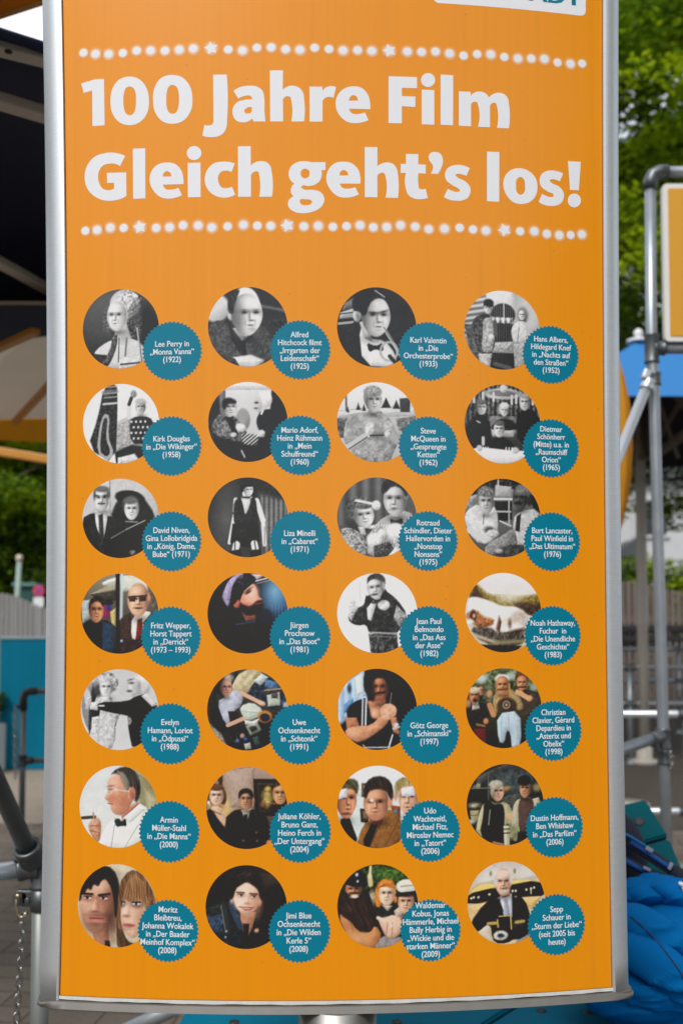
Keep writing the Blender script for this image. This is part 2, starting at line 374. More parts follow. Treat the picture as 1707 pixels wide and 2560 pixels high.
# ------------------------------------------------------------------ rows of little lights and stars
halo_m = M('halo_print', (1, 1, 1), rough=.24, var=.02, scale=9, spec=.5, attr='Col')
def light_row(dots, stars):
    uvd = [UV(x, y) for x, y in dots]; uvs = [UV(x, y) for x, y in stars]
    loops = [[ring(float(u), float(v), .0069, 28)] for u, v in uvd]
    for i, (u, v) in enumerate(uvs):
        a0 = R(100 + 7 * i)
        loops.append([[(float(u) + r * math.cos(a0 + k * math.pi / 5), float(v) + r * math.sin(a0 + k * math.pi / 5)) for k, r in enumerate([.0128, .0064] * 5)]])
    # soft printed halo: concentric rings whose colour runs from white to the orange
    bm = NB(); lay = bm.loops.layers.float_color.new('Col')
    rng = random.Random(3)
    for u, v in uvd + uvs:
        big = rng.choice((.0105, .0118, .013))
        if (u, v) in uvs: big = .0145
        radii = [.0, .0066, .0066 + (big - .0066) * .33, .0066 + (big - .0066) * .66, big]; fac = [.9, .8, .38, .12, 0]
        prev = None
        for r, f in zip(radii, fac):
            c = tuple(o * (1 - f) + w * f for o, w in zip(ORANGE, (.80, .76, .70))) + (1,)
            cur = [(bm.verts.new(surf(u + max(r, 1e-4) * math.cos(t), v + max(r, 1e-4) * math.sin(t), .0001)), c) for t in np.linspace(0, 2 * math.pi, 25)[:-1]]
            if prev:
                for k in range(24):
                    q = [prev[k], prev[(k + 1) % 24], cur[(k + 1) % 24], cur[k]]
                    f_ = bm.faces.new([w[0] for w in q])
                    for lp, w in zip(f_.loops, q): lp[lay] = w[1]
            prev = cur
    o = obj('light_row', flat_mesh('lights', loops, .0003, 0), white, sign)
    obj('light_halo', bm, halo_m, o)
k1, k2 = 1.823, 1.8296
X1 = '382,437,497,561,624,687,753,818,882,1041,1106,1171,1236,1302,1367,1434,1499'; Y1 = '241,246,247,242,231,231,231,227,222,226,230,218,216,225,227,218,224'
X2 = '14,80,145,307,372,436,500,564,626,688,750,812,873,933,993,1052,1105'; Y2 = '231,230,233,236,238,236,245,255,248,249,261,268,268,270,286,292,291'
fl = lambda s: [float(t) for t in s.split(',')]
d1 = [(x / k1, y / k1) for x, y in zip(fl(X1), fl(Y1))] + [(850 + x / k2, y / k2) for x, y in zip(fl(X2), fl(Y2))]
light_row(d1, [(963 / k1, 220 / k1), (850 + 225 / k2, 232 / k2)])
X1 = '391,444,504,565,713,774,835,904,966,1038,1110,1173,1234,1385,1450,1517'; Y1 = '1052,1048,1038,1039,1039,1036,1027,1028,1037,1032,1025,1029,1030,1032,1030,1034'
X2 = '30,91,152,213,276,343,405,477,546,607,666,822,887,944,1001,1053,1104'; Y2 = '1035,1031,1040,1039,1031,1037,1048,1046,1042,1050,1055,1058,1058,1070,1076,1075,1072'
d2 = [(x / k1, y / k1) for x, y in zip(fl(X1), fl(Y1))] + [(850 + x / k2, y / k2) for x, y in zip(fl(X2), fl(Y2))]
light_row(d2, [(638 / k1, 1035 / k1), (1310 / k1, 1028 / k1), (850 + 751 / k2, 1052 / k2)])

# ------------------------------------------------------------------ logo plate cut by the top of the picture
TEAL = (.0, .182, .275)
teal_print = M('teal_print', TEAL, rough=.24, var=.03, scale=9, spec=.3)
(u0, v0), (u1, v1) = UV(1083, 9), UV(1463, 39)
u0, u1, v0 = float(u0), float(u1), float((v0 + v1) / 2); v1 = v0 + .15; rc = .010
lp = []
for cx_, cy_, a in ((u1 - rc, v1 - rc, 0), (u0 + rc, v1 - rc, 90), (u0 + rc, v0 + rc, 180), (u1 - rc, v0 + rc, 270)):
    lp += [(cx_ + rc * math.cos(R(a + t)), cy_ + rc * math.sin(R(a + t))) for t in range(0, 91, 15)]
plate = obj('logo_plate', flat_mesh('plate', [[lp]], .00015, .02), white, sign)

def text_mesh(name, body, size, sx, place, off, bold=.016, line=1.0, spc=1.0):
    cu = bpy.data.curves.new(name, 'FONT'); cu.body = body; cu.size = size; cu.align_x = 'CENTER'; cu.offset = .004 * size
    cu.space_line = line; cu.resolution_u = 3; cu.space_character = spc
    to = bpy.data.objects.new(name, cu); col.objects.link(to)
    dg = bpy.context.evaluated_depsgraph_get()
    me = bpy.data.meshes.new_from_object(to.evaluated_get(dg))
    bpy.data.objects.remove(to); bpy.data.curves.remove(cu)
    n = len(me.vertices); c = np.empty(n * 3); me.vertices.foreach_get('co', c); c = c.reshape(-1, 3)
    fs = [tuple(f.vertices) for f in me.polygons]; bpy.data.meshes.remove(me)
    V = []; Fa = []
    for k, dx in enumerate((-bold, 0, bold)):       # a heavier face: the letters printed three times, a hair apart
        V.append(surf(place[0] + (c[:, 0] * sx + dx * size), place[1] + c[:, 1], off + k * 2e-5)); Fa += [tuple(v + k * n for v in f) for f in fs]
    me = bpy.data.meshes.new(name); me.from_pydata(np.concatenate(V).tolist(), [], Fa)
    return me
uA, vA = UV(1388, 8)
obj('logo_text', text_mesh('logo', 'ADT', .05, .95, (float(uA), float(vA)), .0003, bold=.03), teal_print, plate)

# ------------------------------------------------------------------ the 28 printed photographs
def photo_circle_points(n=104):
    a = np.linspace(-1, 1, n); A, B = np.meshgrid(a, a)
    r = np.where(np.abs(A) > np.abs(B), A, B)
    with np.errstate(divide='ignore', invalid='ignore'):
        phi = np.where(np.abs(A) > np.abs(B), (math.pi / 4) * (B / A), math.pi / 2 - (math.pi / 4) * (A / B))
    phi = np.nan_to_num(phi)
    return (r * np.cos(phi)).ravel(), (r * np.sin(phi)).ravel()
PN = 104
PX, PY = photo_circle_points(PN)
TX, TY = 50 + 50 * PX, 50 - 50 * PY           # picture units 0..100, y down
TAB = RNG.rand(64, 64)
def vnoise(x, y):
    xi = np.floor(x).astype(int); yi = np.floor(y).astype(int); fx = x - xi; fy = y - yi
    fx = fx * fx * (3 - 2 * fx); fy = fy * fy * (3 - 2 * fy)
    g = lambda i, j: TAB[i % 64, j % 64]
    return (g(xi, yi) * (1 - fx) + g(xi + 1, yi) * fx) * (1 - fy) + (g(xi, yi + 1) * (1 - fx) + g(xi + 1, yi + 1) * fx) * fy
IMG = None
def rgb(c):
    if isinstance(c, (int, float)): c = (c, c, c)
    if isinstance(c, str): c = tuple(int(c[i:i + 2], 16) for i in (0, 2, 4)) if len(c) == 6 else tuple(int(ch * 2, 16) for ch in c)
    return np.array(c, float)
def BG(c, c2=None):
    global IMG
    t = (TY / 100)[:, None]; IMG = rgb(c) * (1 - t) + rgb(c if c2 is None else c2) * t
def put(m, c):
    global IMG
    IMG = IMG * (1 - m[:, None]) + rgb(c) * m[:, None]
def mulc(m, k):
    global IMG
    IMG = IMG * (1 - (m[:, None] if m.ndim == 1 else m) * (1 - k))
def sst(d, s): return np.clip(.5 - d / (2 * s), 0, 1)
def emask(x, y, rx, ry, rot=0, s=1.0):
    a = R(rot); dx, dy = TX - x, TY - y
    p, q = dx * math.cos(a) + dy * math.sin(a), -dx * math.sin(a) + dy * math.cos(a)
    return sst((np.sqrt((p / rx) ** 2 + (q / ry) ** 2) - 1) * min(rx, ry), s)
def E(x, y, rx, ry, c, rot=0, s=1.0, o=1):
    m = emask(x, y, rx, ry, rot, s) * o; put(m, c)
    if s < 2.5 and min(rx, ry) > 2.4: mulc(m, 1 - .30 * np.clip((TX - x) / rx * .5 + (TY - y) / ry * .7 - .1, 0, 1)[:, None])
NRM = None
def gmask(pts, s=.8):
    global NRM
    P = np.array([[float(t) for t in p.split(',')] for p in pts.split()])
    for _ in range(1 if len(P) > 5 else 0):      # soft corners
        Q = np.roll(P, -1, 0); P = np.stack([P * .76 + Q * .24, P * .24 + Q * .76], 1).reshape(-1, 2)
    n = len(P); d = np.full(TX.shape, 1e9); ins = np.zeros(TX.shape, bool); nx = np.zeros(TX.shape); ny = np.zeros(TX.shape)
    for i in range(n):
        a, b = P[i], P[(i + 1) % n]; e = b - a; L2 = (e ** 2).sum() + 1e-9
        t = np.clip(((TX - a[0]) * e[0] + (TY - a[1]) * e[1]) / L2, 0, 1)
        vx, vy = TX - a[0] - t * e[0], TY - a[1] - t * e[1]; dd = np.hypot(vx, vy); k = dd < d
        nx = np.where(k, vx, nx); ny = np.where(k, vy, ny); d = np.minimum(d, dd)
        if a[1] != b[1]:
            ins ^= ((a[1] > TY) != (b[1] > TY)) & (TX < (b[0] - a[0]) * (TY - a[1]) / (b[1] - a[1]) + a[0])
    q = np.maximum(d, 1e-6); NRM = (-nx / q, -ny / q, d)
    return sst(np.where(ins, -d, d), s)
def G(pts, c, s=.8, o=1, nz=9, nsc=3.0, v=.8):
    """a printed patch, rounded by a light from the upper left, with some cloth or skin grain"""
    m = gmask(pts, s); nx, ny, d = NRM; put(m * o, c)
    rim = np.exp(-d / 4.5)
    k = 1 - v * rim * (.16 - .26 * (nx * -.55 + ny * -.75)) + v * .05 * (vnoise(TX / 7 + nx, TY / 9 + 3) - .5)
    global IMG
    IMG = IMG * (1 - (m * o)[:, None] * (1 - k[:, None]))
    if nz:
        grain(m, nz, nsc); grain(m, nz * .6, 1.1)
def HR(pts, c, nz=0, nsc=2, s=1.2, ang=62):
    """printed hair: a soft edged patch with strands running along ang"""
    m = gmask(pts, s); nx, ny, d = NRM; put(m, c); global IMG
    a = R(ang) + (TX - 50) * .012; u = TX * np.cos(a) + TY * np.sin(a); w = -TX * np.sin(a) + TY * np.cos(a)
    k = vnoise(w / 1.1 + 5, u / 9 + 2) * .6 + vnoise(w / 2.6, u / 14 + 8) * .4 - .46
    IMG = IMG + (m * k * (70 + .25 * rgb(c).mean()))[:, None] * np.array([1, .93, .86])
    mulc(m * np.clip(.35 - ny * .3, 0, 1) * np.exp(-d / 5), .75)
def L(x1, y1, x2, y2, w, c, s=.6, o=1):
    ex, ey = x2 - x1, y2 - y1; t = np.clip(((TX - x1) * ex + (TY - y1) * ey) / (ex * ex + ey * ey + 1e-9), 0, 1)
    put(sst(np.hypot(TX - x1 - t * ex, TY - y1 - t * ey) - w / 2, s) * o, c)
def grain(m, amp, sc):
    global IMG
    n = vnoise(TX / sc + 11, TY / sc + 7) * .65 + vnoise(TX / sc * 2.3 + 3, TY / sc * 2.3 + 29) * .35
    IMG = IMG + (m * (n - .5) * 2 * amp)[:, None]
def N(x, y, rx, ry, amp, sc=2.0): grain(emask(x, y, rx, ry, 0, 2), amp, sc)
def F(x, y, w, h, c, d=0, t=0, sh=1, eyes=1):
    """a small printed face: skull and jaw, side light, sockets, brows, nose, lips, shadow under the chin"""
    a = R(t); dx, dy = TX - x, TY - y
    p = (dx * math.cos(a) + dy * math.sin(a)) / w; q = (-dx * math.sin(a) + dy * math.cos(a)) / h
    sd = -1 if d > 0 else 1
    mulc(np.exp(-((p - .15 * sd) / .9) ** 2 - ((q - 1.12) / .25) ** 2) * .75, .45)
    w = w * 1.07; p = p / 1.07
    wd = np.where(q > 0, 1 - .29 * np.clip(q, 0, 1) ** 1.6, 1 - .06 * np.clip(-q, 0, 1))
    ms = sst((np.sqrt((np.abs(p) / wd) ** 2.3 + np.abs(q) ** 2.3) ** .93 - 1) * w, .8); put(ms, c)
    g = lambda px, qy, sx, sy: np.exp(-((p - px) / sx) ** 2 - ((q - qy) / sy) ** 2) * ms
    up = np.minimum(rgb(c) * 1.16 + 10, 238)
    mulc(np.clip((p * sd - d * .1 * sd + .05) * 1.1, 0, 1) ** 1.3 * ms, 1 - .48 * sh)
    mulc(np.clip((-p * sd - .6) * 1.6, 0, 1) * ms, .72)
    mulc(np.clip((q - .62) * 1.8, 0, 1) * ms, .72); mulc(np.clip((-q - .72) * 2.2, 0, 1) * ms, .70)
    put(g(d * .3 - sd * .28, -.50, .38, .20) * .45, up); put(g(d * .3 - sd * .46, .20, .22, .20) * .45, up)
    mulc(g(d * .30, -.15, .66, .13) * .55 * eyes, .45)
    for e in (-.38, .38):
        mulc(g(d * .28 + e, -.12, .20, .085) * .8 * eyes, .35)
        mulc(g(d * .28 + e, -.11, .11, .045) * eyes, .25)
        mulc(g(d * .28 + e * 1.02, -.24, .20, .038) * .6 * eyes, .45)
        mulc(g(d * .30 + e * .85, .34, .06, .16) * .4, .6)
    mulc(g(d * .42 + sd * .15, .12, .10, .20) * .7, .5); put(g(d * .40 - sd * .02, .06, .06, .20) * .6, up)
    mulc(g(d * .42, .27, .17, .045) * .85, .4)
    mulc(g(d * .32, .49, .23, .035), .42); mulc(g(d * .32, .545, .20, .05) * .5, .7); mulc(g(d * .32, .66, .20, .04) * .5, .6)
    grain(ms, 6, 1.4)
def STRIPES(pts, amp, per, ang=0):
    global IMG
    m = gmask(pts, 1); a = R(ang)
    IMG = IMG + (m * amp * np.sin((TX * math.cos(a) + TY * math.sin(a)) * 2 * math.pi / per))[:, None]
def p11():
    BG(78, 50); E(20, 22, 40, 30, 92, s=22); E(84, 48, 16, 24, 34, s=10)
    E(34, 38, 7, 17, 95, s=3); N(34, 40, 7, 17, 60, 2); E(66, 40, 11, 25, 75, s=3); N(67, 42, 11, 25, 80, 2)
    E(56, 19, 20, 18.5, 190); N(62, 17, 16, 17, 95, 2.4); E(70, 30, 8, 14, 80, s=4, o=.6)
    G('44,48 58,44 64,64 72,70 38,72', 205); G('12,86 18,75 32,66 46,62 62,62 78,68 86,92 60,102 28,100', 204)
    E(46, 34, 13, 20, 226, s=1.5); F(45.5, 34, 12, 18.5, 226, d=-.7, sh=.7); E(55, 62, 8, 6, 150, s=5, o=.6)
    G('10,80 34,83 34,92 26,99 12,90', 50, nz=40); G('40,56 47,58 43,80 32,100 22,98 36,78', 85, nz=60, nsc=1.6)
    G('48,88 78,83 80,102 48,102', 208, nz=25); L(48, 62, 47, 92, 1.2, 60); L(72, 50, 77, 95, 2.2, 185); L(73, 50, 78, 95, 1, 70); L(58, 62, 56, 84, 2.5, 120); L(50, 95, 78, 93, 2, 40)
def p12():
    BG(52, 60); E(10, 26, 17, 18, 205, s=2); L(66, 24, 98, 30, 3, 120, s=2); N(88, 46, 10, 6, 60, 2)
    G('0,48 14,40 28,48 44,72 60,58 66,46 78,58 86,80 82,102 20,102 0,72', 82, nz=28, nsc=3); G('24,40 32,42 46,66 40,84 30,66', 46)
    G('31,52 44,70 50,62 40,50', 222); G('42,68 47,66 48,86 42,88', 36)
    E(47, 27, 19, 27, 226); E(29, 34, 4.5, 8, 195); F(49, 35, 18.5, 26.5, 222, d=.75); HR('25,32 25,16 33,5 41,3 37,13 33,23 32,35', 60); E(38, 45, 6, 16, 110, s=5, o=.7); E(56, 53, 5, 2.5, 150, s=2, o=.5)
    G('30,88 54,85 70,92 60,102 36,100', 216, s=1.5); G('14,84 34,90 40,100 20,98', 60, nz=30)
def p13():
    BG(50, 44); G('4,32 22,26 22,38 3,40', 185); L(3, 34, 20, 32, 1.4, 60); L(2, 46, 20, 44, 3, 160); G('10,20 24,12 20,26 6,30', 120)
    G('4,58 24,42 32,74 36,98 12,86', 44); G('60,62 82,56 92,80 70,100', 46)
    G('27,48 40,64 60,66 74,84 74,100 32,98', 230); G('28,44 40,40 44,68 34,64', 190)
    F(49, 37, 17, 25, 206, d=.55); E(25, 35, 5, 8.5, 205); E(26, 36, 2.5, 5, 130, s=1.5)
    HR('20,30 19,14 33,2 49,0 60,7 63,15 50,13 41,20 35,38 27,30', 34); L(48, 4, 60, 12, 1.2, 190); mulc(emask(59, 30, 5, 1, -15), .4); mulc(emask(46, 32, 5, .9, 5), .5)
    G('37,69 48,74 58,69 58,81 48,77 40,82', 30); L(58, 49, 79, 84, 3.2, 200); L(59, 50, 80, 85, 1, 60)
    m = emask(65, 80, 12, 13) * (1 - emask(65, 80, 9, 10)); put(m, 170); L(66, 86, 78, 100, 5, 50)
def p14():
    BG(165, 120); STRIPES('0,0 30,0 30,60 0,60', 45, 7, 80); G('28,0 66,0 68,30 30,20', 218); E(84, 28, 18, 26, 190, s=8)
    G('0,44 36,44 36,90 10,90', 95, nz=40); E(51, 30, 16, 14, 62); STRIPES('37,20 64,20 64,40 37,40', 40, 2.6); L(52, 16, 52, 44, 1.4, 200)
    G('36,34 64,34 62,41 38,41', 205); STRIPES('36,34 64,34 62,41 38,41', 60, 7); G('37,42 64,42 64,68 38,68', 58); STRIPES('38,42 64,42 64,66 38,66', 22, 3)
    G('34,66 64,64 64,78 36,78', 175, nz=50, nsc=2); G('30,79 66,79 66,102 28,100', 46)
    G('8,50 13,36 22,30 34,31 42,50 38,80 20,82 12,62', 70, nz=50, nsc=2.5); G('24,36 38,34 40,58 36,80 22,78 24,56', 170, nz=45, nsc=2.5); L(40, 40, 41, 56, 5, 90); E(35, 59, 3.5, 3.5, 215)
    G('18,81 36,80 33,98 20,94', 185, nz=40); F(31, 23, 5, 7, 215); E(32, 16, 6.5, 5, 32); L(26, 19, 38, 20, 2, 30)
    E(77, 30, 7, 10, 120, s=2); F(76, 30, 4.3, 6.5, 226); G('61,48 69,37 82,38 87,58 82,66 70,68 63,62', 205, nz=30, nsc=2.5); G('64,66 82,64 80,98 66,96', 165, nz=35, nsc=2); L(72, 46, 70, 64, 1, 100); L(40, 93, 60, 98, 5, 90)
def p21():
    BG(222, 226); G('40,52 62,42 82,80 42,86', 165, s=3, nz=40, nsc=1.5); G('28,2 45,-2 46,28 43,102 6,80 20,42', 52, nz=38, nsc=2.5)
    for y_ in (4, 12, 17, 25): L(28, y_, 45, y_ - 1, 1.6, 150)
    L(27, 10, 45, 9, 5, 140, o=.6); L(27, 25, 45, 24, 2, 205); m = gmask('22,52 28,36 36,40 33,66 42,88 32,98 18,86') - gmask('25,54 29,41 33,44 30,68 37,86 31,92 22,84'); put(np.clip(m, 0, 1) * .8, 190)
    L(61, 42, 61, 26, 5.5, 205); L(61, 26, 64, 18, 4.5, 60); E(67, 13, 4, 4.5, 140); F(76, 30, 6.2, 9, 196); E(76, 23, 7, 4, 175); G('61,46 70,41 88,42 94,52 84,76 63,76', 50)
    for i in range(16): E(64 + (i % 4) * 6 + (i // 4 % 2) * 3, 48 + i // 4 * 7, 1.3, 1.5, 215, s=.6)
    G('42,86 64,77 86,80 86,100 44,100', 44, nz=20); G('46,93 68,88 75,97 60,102 46,102', 214, nz=25)
def p22():
    BG(214, 180); G('0,28 20,10 20,100 0,100', 52); G('14,14 22,6 22,60 16,60', 120); G('80,8 100,20 100,102 74,102', 42); G('20,0 80,0 80,10 20,10', 225)
    E(44, 47, 9, 14, 150); G('6,58 40,70 82,68 86,102 16,102', 40); G('2,56 16,36 30,40 44,54 50,66 42,76 10,68', 110, nz=55, nsc=3); G('22,44 30,40 38,66 34,72', 44)
    F(27, 32, 8.5, 12, 205, d=.6); HR('17,30 19,21 27,19 36,23 35,28 24,27 21,36', 34); E(41, 57, 6.5, 5, 215, rot=20); E(32, 66, 4, 3, 200)
    E(53, 72, 10, 7, 130); STRIPES('42,64 64,66 62,80 42,78', 70, 3.5, 50)
    E(70, 22, 10.5, 11, 226); N(70, 20, 10, 10, 25, 2); E(63, 27, 5, 10, 195, s=1.5); mulc(emask(61, 26, 2.5, 1.5), .4); mulc(emask(60, 33, 2, 1), .4); G('60,48 66,36 76,34 90,34 98,56 84,76 70,68 63,60', 38); L(67, 40, 69, 36, 2.5, 220); E(67, 64, 4.5, 4, 205); L(42, 86, 46, 94, 2, 170)
def p23():
    BG(232, 170); G('0,37 30,33 100,28 100,70 0,70', 178); G('0,37 40,33 100,30 100,42 0,46', 205); G('0,46 14,46 16,70 0,70', 96, nz=40); G('74,46 100,42 100,62 78,60', 120, nz=40)
    for x_, y_, r_ in ((27, 30, 3), (34, 31, 2.5), (62, 27, 6), (75, 28, 4.5), (14, 33, 1.5)): G('%g,%g %g,%g %g,%g' % (x_ - r_, y_ + 5, x_, y_ - r_ * 1.3, x_ + r_, y_ + 5), 42, nz=20)
    G('79,20 93,19 92,37 80,37', 74); L(11.5, 17, 12, 36, 2, 46); G('40,36 56,36 58,42 38,42', 160)
    G('7,74 11,44 26,38 38,39 56,38 68,46 79,72 72,86 66,102 22,98 18,84', 158, nz=32, nsc=5); G('30,60 60,58 62,74 36,72', 120, s=5, o=.6); G('22,84 64,86 64,102 22,102', 150, nz=45, nsc=4)
    L(14, 82, 38, 66, 8, 186); L(15, 84, 38, 69, 1.6, 80); L(76, 74, 68, 62, 8, 160); E(41, 58, 5.5, 8.5, 210, rot=10); E(65, 56, 5.5, 8, 186, rot=-20); N(41, 58, 5, 8, 45, 2); N(65, 56, 5, 8, 45, 2); L(42, 67, 62, 66, 1.8, 46); E(63, 65, 3.5, 3.5, 210)
    F(46, 23, 10, 15.5, 196, d=.35); E(45, 11.5, 11.5, 7.5, 150); N(45, 11, 11, 7, 45, 2); E(36, 19, 2.5, 7, 130)
def p24():
    BG(88, 60); STRIPES('0,0 100,0 100,50 0,50', 30, 6); N(50, 25, 50, 25, 60, 3); E(50, 12, 24, 7, 196); E(50, 11, 20, 4, 120); E(51, 5, 5, 5, 200)
    for x_ in (12, 24, 38, 62, 68, 90): L(x_, 8 + x_ % 7, x_, 18 + x_ % 7, 3, 195)
    G('33,40 66,40 70,62 33,62', 130, nz=20); G('34,54 66,56 64,66 36,66', 185)
    G('-2,62 10,42 22,38 33,45 36,76 12,88', 34); G('34,54 43,44 60,43 70,52 66,58 36,58', 44); G('67,42 76,32 90,30 102,46 98,74 70,76', 34); G('24,80 34,68 56,68 68,80 68,90 26,90', 38)
    F(22, 30, 6.2, 9, 196, d=.3); E(22, 23, 6.5, 3.5, 110); F(52, 33, 5, 7.5, 208); E(52, 27, 6.5, 4.5, 215); E(46.5, 32, 2, 5, 190); F(79, 22, 6.5, 10.5, 200); E(79, 13.5, 6.5, 3.5, 150); F(45, 57, 6.8, 10, 212); E(45, 49, 7, 3.5, 105)
    G('8,82 22,80 70,84 92,82 80,97 50,103 20,98', 226); E(19, 81, 4, 4, 190); E(66, 83, 5, 4, 195)
    for x_ in (24, 27, 30, 54, 58, 62): L(x_, 80, x_, 85, 1.6, 235)
    L(24, 68, 24, 76, 4, 190); L(16, 47, 20, 49, 1.5, 200)
def p31():
    BG(198, 186); L(36, 0, 37, 50, 1, 110); G('37,0 100,0 100,60 37,60', 186, o=.7)
    G('-2,50 14,42 26,46 34,46 52,54 50,92 30,100 6,84', 48, nz=10); G('16,39 33,42 33,54 27,80 18,60', 228); G('21,46 27,44 29,84 23,86', 66); L(14, 46, 24, 80, 1.2, 26); L(34, 48, 28, 84, 1.2, 26)
    F(25, 25, 10, 15.5, 214); E(25, 12.5, 10.5, 4, 110); E(16, 20, 1.8, 6, 90); E(34.5, 20, 1.8, 6, 90); E(35.5, 28, 2, 4, 170); L(21, 31, 29, 31, 1.5, 60); mulc(emask(19, 21, 2, .9), .3); mulc(emask(30, 21, 2, .9), .3)
    G('36,50 46,26 60,15 76,19 96,46 92,64 80,74 44,76', 46, s=1.5); E(62, 24, 19, 9, 24, rot=8); E(64, 33, 11, 12, 96, s=2); F(64.5, 39, 8.8, 13.5, 226, sh=.8); E(62, 28, 9, 4.5, 110, s=1.5)
    G('26,98 38,76 58,64 74,58 98,58 94,102 30,102', 28); L(57, 54, 72, 55, 2, 130); L(38, 75, 58, 64, 1, 150); L(58, 64, 82, 53, 1, 190); E(66, 93, 4, 3, 120); N(66, 93, 4, 3, 60, 1.2)
def p32():
    BG(46, 62); E(24, 48, 12, 30, 98, s=14); G('64,20 102,30 102,98 68,98', 108, s=4); STRIPES('66,22 100,30 100,96 68,96', 26, 6); N(74, 14, 18, 7, 25, 1.5)
    L(35, 28, 34, 42, 5.5, 205); L(33, 48, 27, 82, 4, 224); L(61, 29, 69, 54, 6.5, 216); L(69, 54, 71, 84, 5, 222); L(71, 62, 71, 84, 1.5, 140)
    G('42,24 56,24 58,34 47,52 40,34', 212); G('33,30 41,24 44,34 47,49 53,34 54,25 60,26 62,44 63,60 33,60 32,44', 52, nz=14); G('31,58 63,58 65,80 50,88 28,82', 34); N(42, 70, 8, 8, 60, 1.2)
    L(46, 20, 47, 26, 5.5, 216); L(43, 25, 52, 25, 2, 40); F(51, 16, 5.4, 8.2, 226, d=.4); G('40,16 42,8 50,6 58,10 56,12 46,12 43,20', 30); G('40,10 50,4 60,9 52,9', 48)
    L(36, 84, 34, 93, 8.5, 214); L(58, 83, 60, 93, 8.5, 218); G('27,92 41,90 42,102 28,100', 28); G('53,91 67,90 67,102 54,102', 28); L(34, 80, 34, 90, 1.2, 30); L(58, 78, 60, 90, 1.2, 30); L(86, 92, 88, 98, 3, 170)
def p33():
    BG(96, 84); STRIPES('0,0 60,0 60,60 0,60', 20, 16); G('38,74 52,54 66,46 90,40 104,60 92,102 38,102', 172); STRIPES('44,60 96,40 100,100 44,100', 14, 3.2, 10)
    F(73, 28, 14, 21, 202, d=-.35); E(87, 20, 3, 7, 170); HR('56,20 56,8 66,0 84,2 90,20 86,26 82,14 70,10 60,20', 40); mulc(emask(71, 40, 5, .8, -6), .6); G('66,51 74,55 82,50 83,59 74,57 68,61', 36)
    E(28, 42, 18, 17, 92); N(28, 40, 18, 16, 60, 3); E(20, 60, 8, 8, 60, s=3); F(33.5, 48, 12, 16, 218, d=.2, t=-8); E(32, 34, 13, 6, 110); N(30, 33, 13, 6, 60, 2); L(24, 29, 44, 33, 3, 222); E(49, 35, 5.5, 6, 226); N(49, 35, 5, 6, 50, 1.5)
    G('2,66 14,62 30,70 38,84 36,102 10,102', 150, nz=75, nsc=2); G('26,62 34,62 36,72 30,72', 205); E(46, 78, 9, 8, 236, s=2); E(72, 68, 10, 11, 236, s=2); E(56, 70, 5, 5, 232); N(58, 74, 24, 16, 40, 3); G('46,86 66,80 72,92 60,102 46,100', 80, nz=55, nsc=2); E(44, 62, 5, 2, 220, rot=-15); G('64,98 74,86 80,92 72,102', 220)
def p34():
    BG(120, 84); G('0,0 100,0 100,18 70,12 30,16 0,24', 36); N(60, 8, 40, 8, 70, 3); G('40,8 62,10 62,24 40,24', 172); L(44, 2, 44, 10, 2, 190); G('0,26 16,20 16,36 0,40', 160, nz=40); L(38, 26, 62, 26, 2.5, 215); G('39,29 62,29 62,52 42,56', 44); L(40, 42, 60, 42, 2, 190); L(46, 54, 60, 60, 2, 200); L(58, 28, 58, 58, 2, 170); G('84,18 100,24 100,44 90,36', 40)
    G('-2,54 3,40 18,32 28,42 38,34 44,48 42,72 30,84 12,80', 214, nz=22, nsc=4); L(25, 44, 24, 58, 1, 80); F(28, 30, 9.5, 15.5, 190); E(28, 17, 11.5, 7, 120); N(28, 16, 11, 7, 60, 2); L(6, 66, 26, 78, 8, 200); E(32, 66, 7, 5, 90, s=2); E(36, 70, 8, 5, 196); N(34, 70, 8, 6, 50, 2)
    G('62,52 74,40 96,38 104,62 90,88 66,90', 188, nz=24, nsc=4); G('68,48 74,44 72,68 66,66', 52); F(73, 25, 9.3, 14.5, 92, d=-.5); E(78, 14, 12, 6.5, 118, rot=14); N(78, 14, 12, 6, 30, 2); E(85, 28, 3.5, 6, 60); mulc(emask(70, 31, 5, 2), .4)
    G('26,84 50,72 60,64 66,66 70,86 50,94 26,100', 138, nz=30); G('40,90 60,84 78,84 76,102 40,102', 76, nz=30); E(44, 92, 5, 3, 170)
